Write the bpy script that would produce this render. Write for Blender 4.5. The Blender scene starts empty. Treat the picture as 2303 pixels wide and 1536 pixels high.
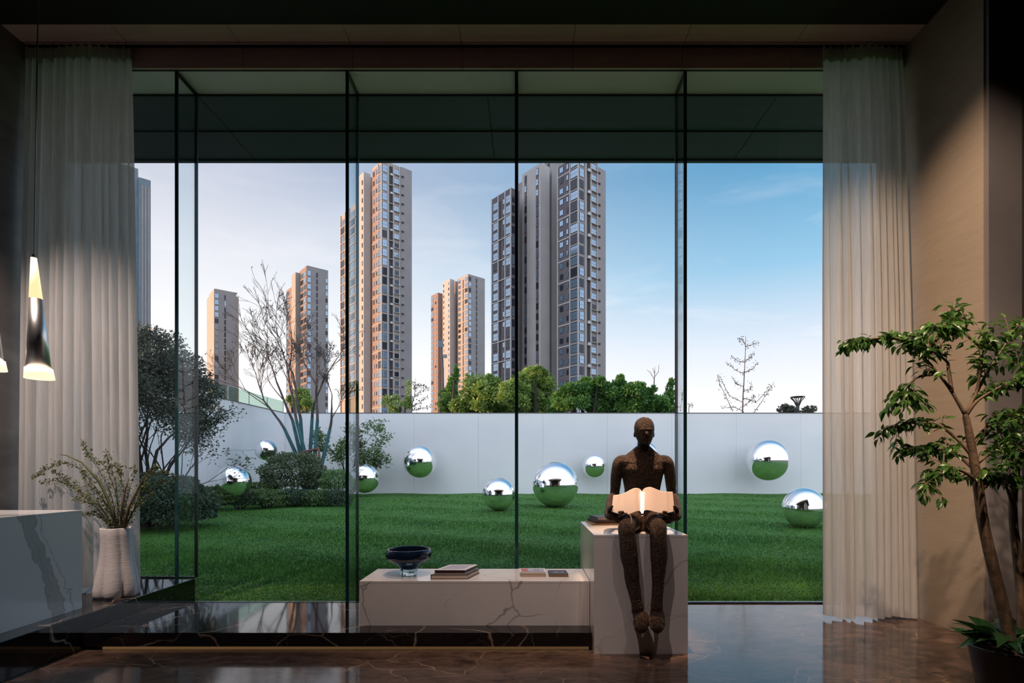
import bpy, bmesh, math, random
import numpy as np
from mathutils import Vector, Matrix, Euler
random.seed(7)
RNG = np.random.default_rng(7)
SC = bpy.context.scene
COL = SC.collection

# ------------------------------------------------------------------ camera
F, VX, VY, W, H, CAMZ = 1200.0, 1186.0, 1055.0, 2303.0, 1536.0, 1.5
cam = bpy.data.cameras.new('camera')
cam.sensor_width = 36.0; cam.sensor_fit = 'HORIZONTAL'
cam.lens = F / W * 36.0
cam.shift_x = (W / 2 - VX) / W
cam.shift_y = (VY - H / 2) / W
cam.clip_end = 3000
camo = bpy.data.objects.new('camera', cam); COL.objects.link(camo)
camo.location = (0, 0, CAMZ); camo.rotation_euler = (math.pi / 2, 0, 0)
SC.camera = camo
def P(px, py, d):
    return Vector(((px - VX) * d / F, d, CAMZ - (py - VY) * d / F))

# ------------------------------------------------------------------ view
SC.view_settings.view_transform = 'Standard'
SC.view_settings.look = 'None'
SC.view_settings.exposure = 0.0
SC.view_settings.gamma = 1.0
SC.view_settings.use_curve_mapping = False
SC.cycles.use_denoising = True
SC.cycles.max_bounces = 10
SC.cycles.diffuse_bounces = 4
SC.cycles.glossy_bounces = 6
SC.cycles.transmission_bounces = 8
SC.cycles.transparent_max_bounces = 24
SC.cycles.sample_clamp_indirect = 6.0
SC.cycles.caustics_reflective = False
SC.cycles.caustics_refractive = False

# ------------------------------------------------------------------ node helpers
class NT:
    def __init__(self, tree):
        self.t = tree; self.n = tree.nodes; self.l = tree.links
    def new(self, typ, **kw):
        nd = self.n.new(typ)
        for k, v in kw.items():
            if k.startswith('i_'):
                nd.inputs[k[2:].replace('_', ' ')].default_value = v
            else:
                setattr(nd, k, v)
        return nd
    def link(self, a, b): self.l.new(a, b)
    def math(self, op, a, b=None, c=None, clamp=False):
        nd = self.n.new('ShaderNodeMath'); nd.operation = op; nd.use_clamp = clamp
        for i, v in enumerate((a, b, c)):
            if v is None: continue
            if isinstance(v, (int, float)): nd.inputs[i].default_value = v
            else: self.l.new(v, nd.inputs[i])
        return nd.outputs[0]
    def ramp(self, fac, stops, interp='LINEAR'):
        nd = self.n.new('ShaderNodeValToRGB'); cr = nd.color_ramp; cr.interpolation = interp
        while len(cr.elements) < len(stops): cr.elements.new(0.5)
        for e, (p, c) in zip(cr.elements, stops):
            e.position = p
            e.color = (*c, 1) if len(c) == 3 else c
        self.l.new(fac, nd.inputs[0]); return nd.outputs[0]
    def mix(self, fac, a, b, blend='MIX'):
        nd = self.n.new('ShaderNodeMix'); nd.data_type = 'RGBA'; nd.blend_type = blend
        for s, v in ((0, fac), (6, a), (7, b)):
            if isinstance(v, (int, float)): nd.inputs[s].default_value = v
            elif isinstance(v, tuple): nd.inputs[s].default_value = (*v, 1)
            else: self.l.new(v, nd.inputs[s])
        return nd.outputs[2]
    def noise(self, vec, scale, detail=4, rough=0.5, dist=0.0):
        nd = self.n.new('ShaderNodeTexNoise')
        nd.inputs['Scale'].default_value = scale; nd.inputs['Detail'].default_value = detail
        nd.inputs['Roughness'].default_value = rough; nd.inputs['Distortion'].default_value = dist
        if vec is not None: self.l.new(vec, nd.inputs['Vector'])
        return nd.outputs[0]
    def mapping(self, vec, scale=(1, 1, 1), rot=(0, 0, 0), loc=(0, 0, 0)):
        nd = self.n.new('ShaderNodeMapping')
        nd.inputs['Scale'].default_value = scale; nd.inputs['Rotation'].default_value = rot
        nd.inputs['Location'].default_value = loc
        self.l.new(vec, nd.inputs['Vector']); return nd.outputs[0]

# ------------------------------------------------------------------ world: late-evening sky, sun low on the left
SUN_AZ = Vector((-0.999, -0.02, 0)).normalized()
SUN_EL = math.radians(2.6)
world = bpy.data.worlds.new('evening_sky'); SC.world = world; world.use_nodes = True
nt = NT(world.node_tree); nt.n.clear()
tc = nt.new('ShaderNodeTexCoord')
sep = nt.new('ShaderNodeSeparateXYZ'); nt.link(tc.outputs['Generated'], sep.inputs[0])
zz = nt.math('MAXIMUM', sep.outputs[2], 0.0)
dot = nt.math('ADD', nt.math('MULTIPLY', sep.outputs[0], SUN_AZ.x), nt.math('MULTIPLY', sep.outputs[1], SUN_AZ.y))
t = nt.new('ShaderNodeMapRange', interpolation_type='SMOOTHSTEP'); nt.link(dot, t.inputs[0])
t.inputs[1].default_value = -0.48; t.inputs[2].default_value = 0.52
blue = nt.ramp(zz, [(0.0, (.97, .92, .92)), (.10, (.93, .91, .95)), (.20, (.72, .77, .86)), (.33, (.29, .53, .73)), (.47, (.105, .32, .54)), (1.0, (.13, .34, .60))])
pale = nt.ramp(zz, [(0.0, (1.25, 1.08, .98)), (.10, (1.06, 1.0, 1.0)), (.22, (.88, .88, .90)), (.34, (.72, .73, .79)), (.47, (.45, .49, .61)), (1.0, (.30, .42, .62))])
sky = nt.mix(t.outputs[0], blue, pale)
# thin bright cloud sheet over the half of the sky behind the pavilion, as the mirror balls show it
tb = nt.new('ShaderNodeMapRange', interpolation_type='SMOOTHSTEP'); nt.link(sep.outputs[1], tb.inputs[0])
tb.inputs[1].default_value = .50; tb.inputs[2].default_value = -.10
sheet = nt.ramp(nt.noise(nt.mapping(tc.outputs['Generated'], scale=(1.5, 1.5, 3)), 1.5, 5, .6, .5), [(.3, (.98, 1.10, 1.42)), (.7, (1.32, 1.36, 1.55))])
sky = nt.mix(nt.math('MULTIPLY', tb.outputs[0], .85), sky, sheet)
cm = nt.mapping(tc.outputs['Generated'], scale=(2.2, 2.2, 9.0), loc=(.4, 0, .3))
cn = nt.noise(cm, 1.6, 6, .6, .6)
cl = nt.ramp(cn, [(.52, (0, 0, 0)), (.72, (1, 1, 1))])
clm = nt.math('MULTIPLY', nt.math('MULTIPLY', cl, .5), nt.ramp(zz, [(.02, (1, 1, 1)), (.38, (.35, .35, .35)), (.6, (.1, .1, .1))]))
sky = nt.mix(clm, sky, (.98, .93, .93))
bg = nt.new('ShaderNodeBackground'); nt.link(sky, bg.inputs[0]); bg.inputs[1].default_value = 1.22
out = nt.new('ShaderNodeOutputWorld'); nt.link(bg.outputs[0], out.inputs[0])

# ------------------------------------------------------------------ sun, room lamps and added fill
def add_light(name, typ, loc, energy, color, target=None, **kw):
    li = bpy.data.lights.new(name, typ); li.energy = energy; li.color = color
    for k, v in kw.items(): setattr(li, k, v)
    o = bpy.data.objects.new(name, li); COL.objects.link(o); o.location = loc
    if target is not None:
        o.rotation_euler = (Vector(target) - Vector(loc)).to_track_quat('-Z', 'Y').to_euler()
    return o
sd = Vector((SUN_AZ.x * math.cos(SUN_EL), SUN_AZ.y * math.cos(SUN_EL), math.sin(SUN_EL)))
add_light('sun', 'SUN', (-30, 12, 20), 8.0, (1.0, .53, .25), target=Vector((-30, 12, 20)) - sd, angle=math.radians(.6))
WARM = (1.0, .71, .50)
def spot(name, loc, tgt, e, ang, blend=.6, col=WARM, r=.04):
    add_light(name, 'SPOT', loc, e, col, tgt, spot_size=math.radians(ang), spot_blend=blend, shadow_soft_size=r)
spot('spot_lamp_statue', (1.0, 4.32, 5.8), (1.0, 4.64, 1.25), 1750, 14, .7, col=(1, .66, .42))
spot('spot_lamp_bench', (-.5, 3.9, 5.8), (-.45, 4.85, .5), 330, 30)
spot('spot_lamp_bench_end', (.2, 4.0, 5.8), (.3, 4.8, .5), 200, 22)
spot('spot_lamp_counter', (-4.4, 3.6, 5.8), (-4.4, 4.3, 1.1), 330, 26)
spot('spot_lamp_vase', (-3.6, 4.2, 5.8), (-3.95, 5.1, .7), 150, 22)
spot('spot_lamp_curtain_left', (-4.4, 3.2, 5.8), (-4.6, 5.45, .9), 980, 48, 1.0, col=(1, .82, .74))
spot('spot_lamp_curtain_right', (1.3, 1.3, 5.8), (3.5, 5.4, .7), 900, 44, 1.0)
spot('spot_lamp_plant', (2.4, 2.2, 5.8), (3.2, 3.6, 1.6), 620, 36, .9)
spot('spot_lamp_wall_right', (1.9, 3.4, 5.8), (3.95, 4.75, 2.6), 620, 62, 1.0)
spot('fill_spot_floor', (-.6, 1.6, 5.8), (-.6, 3.8, .2), 330, 62, 1.0, col=(1, .82, .78))  # added wide fill for the floor and stone fronts
spot('fill_spot_floor_right', (1.6, 1.2, 5.8), (1.2, 4.3, .5), 120, 50, 1.0, col=(1, .82, .78))  # second added fill, towards the front of the marble block

# ------------------------------------------------------------------ materials
MATS = {}
def mat(name, col=(.5, .5, .5), rough=.5, metal=0.0, **kw):
    m = bpy.data.materials.new(name); m.use_nodes = True; MATS[name] = m
    b = m.node_tree.nodes['Principled BSDF']
    b.inputs['Base Color'].default_value = (*col, 1)
    b.inputs['Roughness'].default_value = rough; b.inputs['Metallic'].default_value = metal
    for k, v in kw.items(): b.inputs[k.replace('_', ' ')].default_value = v
    m.diffuse_color = (*col, 1)
    return m
def mnt(m):
    k = NT(m.node_tree); return k, m.node_tree.nodes['Principled BSDF']
def pos(k):
    return k.new('ShaderNodeNewGeometry').outputs['Position']
def objc(k):
    return k.new('ShaderNodeTexCoord').outputs['Object']
def bump(k, b, h, s, d=.02):
    bn = k.new('ShaderNodeBump'); bn.inputs['Strength'].default_value = s; bn.inputs['Distance'].default_value = d
    k.link(h, bn.inputs['Height']); k.link(bn.outputs[0], b.inputs['Normal'])
def noisy(name, c0, c1, scale, rough=.6, detail=5, sc=(1, 1, 1), rot=(0, 0, 0), dist=0.0, bmp=0, lo=.3, hi=.7, use=pos, **kw):
    m = mat(name, c0, rough, **kw); k, b = mnt(m)
    v = k.mapping(use(k), scale=sc, rot=rot)
    n = k.noise(v, scale, detail, .55, dist)
    k.link(k.ramp(n, [(lo, c0), (hi, c1)]), b.inputs['Base Color'])
    if bmp: bump(k, b, n, bmp)
    return m

def white_marble(name, tint=(.74, .70, .68), vein=(.17, .14, .15), loc=(0, 0, 0), scale=1.0, w=.007):
    m = mat(name, tint, .16); k, b = mnt(m)
    v = k.mapping(pos(k), loc=loc, rot=(.35, .5, .3))
    n1 = k.noise(v, .85 * scale, 5, .55, .9)
    a = k.math('ABSOLUTE', k.math('SUBTRACT', n1, .5))
    n2 = k.noise(v, 2.3 * scale, 6, .62, 1.4)
    a2 = k.math('ABSOLUTE', k.math('SUBTRACT', n2, .52))
    v1 = k.ramp(a, [(0, (1, 1, 1)), (w, (.45, .45, .45)), (w * 2.4, (0, 0, 0))])
    v2 = k.ramp(a2, [(0, (.55, .55, .55)), (w * .5, (0, 0, 0))])
    msk = k.ramp(k.noise(v, 1.1 * scale, 2), [(.38, (0, 0, 0)), (.52, (1, 1, 1))])
    f = k.math('ADD', k.math('MULTIPLY', v1, msk), k.math('MULTIPLY', v2, k.math('MULTIPLY', msk, .8)), clamp=True)
    cloud = k.mix(k.noise(v, 1.5, 4), tuple(c * .93 for c in tint), tint)
    k.link(k.mix(f, cloud, vein), b.inputs['Base Color'])
    return m
# counter marble: one broad grey vein crossing the side face
m = mat('marble_counter', (.78, .78, .79), .12); k, b = mnt(m)
g = pos(k); s3 = k.new('ShaderNodeSeparateXYZ'); k.link(g, s3.inputs[0])
nn = k.noise(g, 3.0, 6, .6, .4); nf = k.noise(g, 9.0, 5, .6, .3)
line = k.math('ADD', s3.outputs[1], k.math('MULTIPLY', s3.outputs[2], .43))
line = k.math('SUBTRACT', line, 4.60)
line = k.math('ADD', line, k.math('MULTIPLY', k.math('SUBTRACT', nn, .5), .30))
wd = k.math('ADD', k.math('ABSOLUTE', line), k.math('MULTIPLY', k.math('SUBTRACT', nf, .5), .10))
f1 = k.ramp(wd, [(0, (.75, .75, .75)), (.045, (.6, .6, .6)), (.062, (.9, .9, .9)), (.075, (0, 0, 0))])
l2 = k.math('ABSOLUTE', k.math('ADD', k.math('ADD', line, -.13), k.math('MULTIPLY', k.math('SUBTRACT', nf, .5), .1)))
f2 = k.ramp(l2, [(0, (.7, .7, .7)), (.012, (0, 0, 0))])
k.link(k.mix(k.math('MAXIMUM', f1, f2), (.78, .78, .79), (.40, .38, .38)), b.inputs['Base Color'])
# veined marble: warped cell borders, thick and thin, broken up by masks
def dark_marble(name, base, base2, vein, scale, thr, rough, rot=(0, 0, .5), stretch=(1, 1, 1), amt=.75, grain=2.5, lo=.36):
    m = mat(name, base, rough); k, b = mnt(m)
    p0 = pos(k)
    warp = k.new('ShaderNodeTexNoise'); warp.inputs['Scale'].default_value = 1.6; warp.inputs['Detail'].default_value = 4
    k.link(p0, warp.inputs['Vector'])
    vm = k.new('ShaderNodeVectorMath', operation='MULTIPLY_ADD')
    k.link(warp.outputs['Color'], vm.inputs[0]); vm.inputs[1].default_value = (.45, .45, .45); k.link(p0, vm.inputs[2])
    v = k.mapping(vm.outputs[0], scale=stretch, rot=rot)
    vo = k.new('ShaderNodeTexVoronoi', feature='DISTANCE_TO_EDGE'); vo.inputs['Scale'].default_value = scale
    k.link(v, vo.inputs['Vector'])
    ve = k.ramp(vo.outputs['Distance'], [(0, (1, 1, 1)), (thr, (.3, .3, .3)), (thr * 2, (0, 0, 0))])
    vo2 = k.new('ShaderNodeTexVoronoi', feature='DISTANCE_TO_EDGE'); vo2.inputs['Scale'].default_value = scale * 3.1
    k.link(v, vo2.inputs['Vector'])
    ve2 = k.ramp(vo2.outputs['Distance'], [(0, (.5, .5, .5)), (thr * 1.5, (0, 0, 0))])
    msk = k.ramp(k.noise(v, scale * .9, 3), [(lo, (0, 0, 0)), (lo + .18, (1, 1, 1))])
    msk2 = k.ramp(k.noise(v, scale * 2.2, 3), [(.50, (0, 0, 0)), (.65, (1, 1, 1))])
    f = k.math('ADD', k.math('MULTIPLY', ve, msk), k.math('MULTIPLY', ve2, msk2), clamp=True)
    bc = k.mix(k.ramp(k.noise(v, scale * grain, 7, .68), [(.3, (0, 0, 0)), (.72, (1, 1, 1))]), base, base2)
    k.link(k.mix(k.math('MULTIPLY', f, amt), bc, vein), b.inputs['Base Color'])
    return m
dark_marble('black_marble', (.006, .005, .006), (.014, .011, .012), (.46, .35, .27), 1.25, .007, .05, rot=(.5, .4, .6), stretch=(1, 1, 1.3))
dark_marble('brown_marble', (.034, .021, .017), (.165, .105, .078), (.45, .31, .20), 2.3, .007, .09, rot=(0, 0, .55), stretch=(.6, 1.5, 1), amt=.6, grain=3.2, lo=.40)
dark_marble('marble_bench', (.70, .66, .65), (.76, .72, .70), (.20, .16, .17), 1.15, .006, .14, rot=(.4, .7, .2), amt=.8, lo=.38)
dark_marble('marble_pedestal', (.70, .66, .65), (.76, .72, .70), (.20, .16, .17), 1.0, .006, .14, rot=(.1, .5, .9), amt=.75, lo=.42)
noisy('stone_grey', (.10, .092, .088), (.21, .195, .185), .9, .45, 6, sc=(1, 1, 2.2), rot=(.7, 0, 0), dist=1.2)
# travertine with short horizontal pores
m = mat('travertine', (.50, .41, .31), .55); k, b = mnt(m)
g = pos(k)
n1 = k.noise(k.mapping(g, scale=(2, 2, 14)), 1.4, 6, .6)
n2 = k.noise(k.mapping(g, scale=(14, 14, 70)), 1.0, 2)
c = k.ramp(n1, [(.3, (.345, .28, .215)), (.7, (.385, .315, .245))])
k.link(k.mix(k.ramp(n2, [(.70, (0, 0, 0)), (.76, (1, 1, 1))]), c, (.25, .19, .14)), b.inputs['Base Color'])
bump(k, b, n2, .05)
noisy('grey_panel', (.16, .155, .17), (.20, .19, .20), 2, .5)
noisy('black_paint', (.008, .008, .009), (.012, .012, .013), 3, .75)
noisy('wood_veneer', (.54, .38, .36), (.66, .48, .45), 1.4, .45, 6, sc=(1.2, 14, 14), dist=.5)
noisy('white_paint', (.84, .82, .95), (.88, .86, .97), 1.2, .6)
noisy('dark_soffit', (.030, .032, .066), (.040, .042, .082), 1.5, .5)
noisy('roof_white', (.45, .43, .42), (.55, .53, .52), .8, .6)
# garden wall: big painted slabs with faint joints
m = mat('garden_render', (.78, .79, .82), .55); k, b = mnt(m)
g = pos(k)
k.link(k.ramp(k.noise(g, .5, 5), [(.3, (.80, .81, .84)), (.7, (.88, .89, .91))]), b.inputs['Base Color'])
mat('coping', (.10, .09, .10), .5)
mat('black_metal', (.012, .013, .015), .35, .6)
mat('steel', (.62, .62, .63), .16, 1.0)
mat('chrome', (.86, .86, .88), .33, 1.0)
mat('mirror_steel', (.90, .90, .92), .015, 1.0)
noisy('bronze', (.006, .005, .0055), (.24, .125, .060), 95, .44, 5, dist=1.0, bmp=.8, lo=.42, hi=.78, metal=.35)
mat('page_paper', (.66, .52, .45), .6)
mat('paper_white', (.74, .70, .66), .65)
mat('paper_cream', (.62, .50, .40), .7)
mat('cover_dark', (.045, .032, .032), .4)
mat('cover_maroon', (.07, .03, .025), .45)
mat('cover_grey', (.10, .10, .13), .4)
mat('cover_white', (.78, .74, .74), .35)
mat('tray_wood', (.34, .19, .09), .4)
noisy('picture_mauve', (.30, .24, .33), (.66, .60, .62), 5, .35, 5, sc=(1, 9, 1), use=pos, dist=1.5)
m = mat('picture_magazine', (.5, .5, .6), .3); k, b = mnt(m)
g = k.new('ShaderNodeTexCoord').outputs['Generated']; s3 = k.new('ShaderNodeSeparateXYZ'); k.link(g, s3.inputs[0])
side = k.ramp(s3.outputs[0], [(.30, (.62, .12, .12)), (.33, (.50, .48, .60))])
blot = k.ramp(k.noise(k.mapping(g, scale=(14, 3, 1)), 1.3, 2), [(.5, (0, 0, 0)), (.55, (1, 1, 1))])
band = k.ramp(s3.outputs[1], [(.30, (0, 0, 0)), (.35, (1, 1, 1)), (.65, (1, 1, 1)), (.70, (0, 0, 0))])
inx = k.ramp(s3.outputs[0], [(.45, (0, 0, 0)), (.50, (1, 1, 1))])
cc = k.mix(k.math('MULTIPLY', k.math('MULTIPLY', blot, band), inx), side, (.06, .06, .13))
cc = k.mix(k.ramp(s3.outputs[1], [(.10, (1, 1, 1)), (.16, (0, 0, 0))]), cc, (.03, .03, .03))
k.link(cc, b.inputs['Base Color'])
noisy('picture_black_book', (.05, .045, .05), (.52, .50, .55), 18, .35, 3, sc=(1, 1.6, 1), lo=.50, hi=.62)
def emis(name, col, st, base=(.8, .8, .8)):
    m = mat(name, base, .4); b = m.node_tree.nodes['Principled BSDF']
    b.inputs['Emission Color'].default_value = (*col, 1); b.inputs['Emission Strength'].default_value = st
    return m
emis('led_book', (1, .88, .70), 9)
emis('led_warm', (1, .55, .22), .45)
emis('led_roof', (1, .42, .15), 4.0)
emis('lamp_glass', (1, .70, .36), 1.25, (.9, .8, .65))
emis('lamp_ring', (1, .74, .50), 1.3, (.9, .85, .75))
mat('vase_ceramic', (.62, .58, .58), .6)
k, b = mnt(MATS['vase_ceramic']); n = k.noise(k.mapping(pos(k), scale=(1, 1, 5)), 16, 4); bump(k, b, n, .10)
# architectural glass: clear pass-through with a Fresnel sheen
def thin_glass(name, tint, ior=1.45, rough=0.0, haze=0.0):
    m = bpy.data.materials.new(name); m.use_nodes = True; MATS[name] = m
    k = NT(m.node_tree); k.n.clear()
    tr = k.new('ShaderNodeBsdfTransparent'); tr.inputs[0].default_value = (*tint, 1)
    gl = k.new('ShaderNodeBsdfGlossy'); gl.inputs['Roughness'].default_value = rough
    lw = k.new('ShaderNodeLayerWeight'); lw.inputs[0].default_value = .5      # Schlick sheen, the same on both sides of a pane
    f0 = ((ior - 1) / (ior + 1)) ** 2
    fr = k.math('MULTIPLY_ADD', k.math('POWER', lw.outputs['Facing'], 5.0), 1 - f0, f0)
    mx = k.new('ShaderNodeMixShader'); k.link(fr, mx.inputs[0]); k.link(tr.outputs[0], mx.inputs[1]); k.link(gl.outputs[0], mx.inputs[2])
    res = mx.outputs[0]
    o = k.new('ShaderNodeOutputMaterial'); k.link(res, o.inputs[0]); m.diffuse_color = (*tint, .3)
    return m
thin_glass('pane_glass', (.985, .99, .99), 1.22)
thin_glass('fin_glass', (.93, .96, .965), 1.42)
thin_glass('rail_glass', (.70, .82, .78), 1.5)
mat('glass_edge', (.016, .060, .070), .10)
mat('silicone', (.010, .012, .018), .4)
# sheer curtain
m = bpy.data.materials.new('sheer'); m.use_nodes = True; MATS['sheer'] = m
k = NT(m.node_tree); k.n.clear()
wv = k.noise(k.mapping(pos(k), scale=(60, 60, 1.5)), 1.2, 3)
cs = k.ramp(wv, [(.3, (.70, .68, .66)), (.7, (.82, .80, .79))])
df = k.new('ShaderNodeBsdfDiffuse'); tl = k.new('ShaderNodeBsdfTranslucent'); tr = k.new('ShaderNodeBsdfTransparent')
k.link(cs, df.inputs[0]); k.link(cs, tl.inputs[0])
m1 = k.new('ShaderNodeMixShader'); m1.inputs[0].default_value = .50; k.link(df.outputs[0], m1.inputs[1]); k.link(tl.outputs[0], m1.inputs[2])
m2 = k.new('ShaderNodeMixShader'); m2.inputs[0].default_value = .10; k.link(m1.outputs[0], m2.inputs[1]); k.link(tr.outputs[0], m2.inputs[2])
o = k.new('ShaderNodeOutputMaterial'); k.link(m2.outputs[0], o.inputs[0])
# coloured glass bowl
m = mat('blue_glass', (.010, .028, .075), .03, **{'Transmission_Weight': .55, 'IOR': 1.5})
m = mat('clear_glass', (.80, .90, .95), .02, **{'Transmission_Weight': 1.0, 'IOR': 1.48})
# vegetation
def leafmat(name, c0, c1, scale=6, rough=.5, trans=.25, use=pos):
    m = bpy.data.materials.new(name); m.use_nodes = True; MATS[name] = m
    k, b = mnt(m)
    n = k.noise(use(k), scale, 3)
    c = k.ramp(n, [(.32, c0), (.68, c1)])
    k.link(c, b.inputs['Base Color']); b.inputs['Roughness'].default_value = rough
    if trans:
        tl = k.new('ShaderNodeBsdfTranslucent'); k.link(c, tl.inputs[0])
        mx = k.new('ShaderNodeMixShader'); mx.inputs[0].default_value = trans
        o = [x for x in k.n if x.type == 'OUTPUT_MATERIAL'][0]
        k.link(b.outputs[0], mx.inputs[1]); k.link(tl.outputs[0], mx.inputs[2]); k.link(mx.outputs[0], o.inputs[0])
    return m
leafmat('grass', (.026, .120, .008), (.072, .225, .018), 1.1, .6, .2)
m = mat('lawn_soil', (.03, .10, .025), .8); k, b = mnt(m)
g = pos(k)
n1 = k.noise(k.mapping(g, scale=(1.0, 2.6, 1)), 1.3, 6, .65)
n2 = k.noise(k.mapping(g, scale=(1.4, 5, 1)), 9, 4, .6)
cc = k.ramp(n1, [(.3, (.024, .105, .008)), (.7, (.064, .195, .018))])
cc = k.mix(k.ramp(n2, [(.45, (0, 0, 0)), (.75, (.30, .30, .30))]), cc, (.075, .21, .035))
k.link(cc, b.inputs['Base Color']); bump(k, b, n2, .3, .05)
leafmat('leaf_tree_dark', (.055, .072, .062), (.125, .155, .11), 3)
leafmat('leaf_hedge', (.050, .092, .068), (.120, .195, .115), 4)
leafmat('leaf_round', (.085, .130, .080), (.24, .29, .16), 7)
leafmat('leaf_light', (.11, .22, .085), (.23, .38, .14), 7)
leafmat('leaf_shrub', (.075, .150, .060), (.19, .30, .10), 5)
leafmat('leaf_far', (.12, .22, .045), (.28, .42, .10), .9)
leafmat('leaf_far_deep', (.055, .16, .035), (.16, .33, .07), 1.0)
leafmat('leaf_far_grey', (.06, .07, .05), (.11, .13, .08), 2)
leafmat('leaf_indoor', (.035, .105, .022), (.105, .235, .045), 9, .28, .3)
leafmat('leaf_pot', (.010, .045, .015), (.030, .095, .030), 5, .25, .15)
leafmat('leaf_vase', (.10, .13, .045), (.24, .27, .10), 20, .5, .25)
leafmat('blade_green', (.10, .12, .055), (.17, .18, .085), 6, .5, .2)
leafmat('blade_brown', (.16, .09, .035), (.28, .16, .065), 6, .5, .2)
noisy('bark_dark', (.022, .018, .020), (.050, .040, .040), 8, .8)
noisy('bark_grey', (.055, .045, .048), (.115, .095, .095), 8, .8)
noisy('bark_teal', (.030, .11, .125), (.060, .18, .19), 5, .7)
noisy('bark_indoor', (.10, .065, .042), (.21, .14, .09), 10, .7, bmp=.5)
noisy('stake_wood', (.14, .06, .04), (.24, .11, .07), 6, .7)
mat('pot_black', (.008, .008, .009), .3)
mat('soil', (.02, .014, .01), .9)
# towers
noisy('tower_tan', (.34, .29, .25), (.38, .33, .29), .25, .8)
noisy('tower_light', (.37, .345, .33), (.42, .39, .37), .25, .8)
noisy('tower_grey', (.25, .235, .23), (.29, .275, .27), .25, .8)
noisy('tower_brick', (.23, .165, .14), (.28, .205, .175), 1.2, .85)
noisy('tower_shade_purple', (.10, .088, .10), (.13, .112, .125), 1.2, .85)  # dark purple-grey carries the shade on the shaded towers
noisy('tower_teal', (.10, .15, .18), (.15, .20, .23), .6, .5)
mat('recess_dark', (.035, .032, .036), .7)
mat('win_frame', (.035, .037, .045), .5)
mat('win_glass', (.30, .40, .50), .08, .75)
mat('win_glass_dark', (.03, .035, .045), .08, .3)
mat('slab_white', (.42, .40, .39), .7)
mat('ac_white', (.55, .55, .55), .6)
noisy('far_ground', (.10, .12, .07), (.16, .16, .12), .1, .9)

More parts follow.
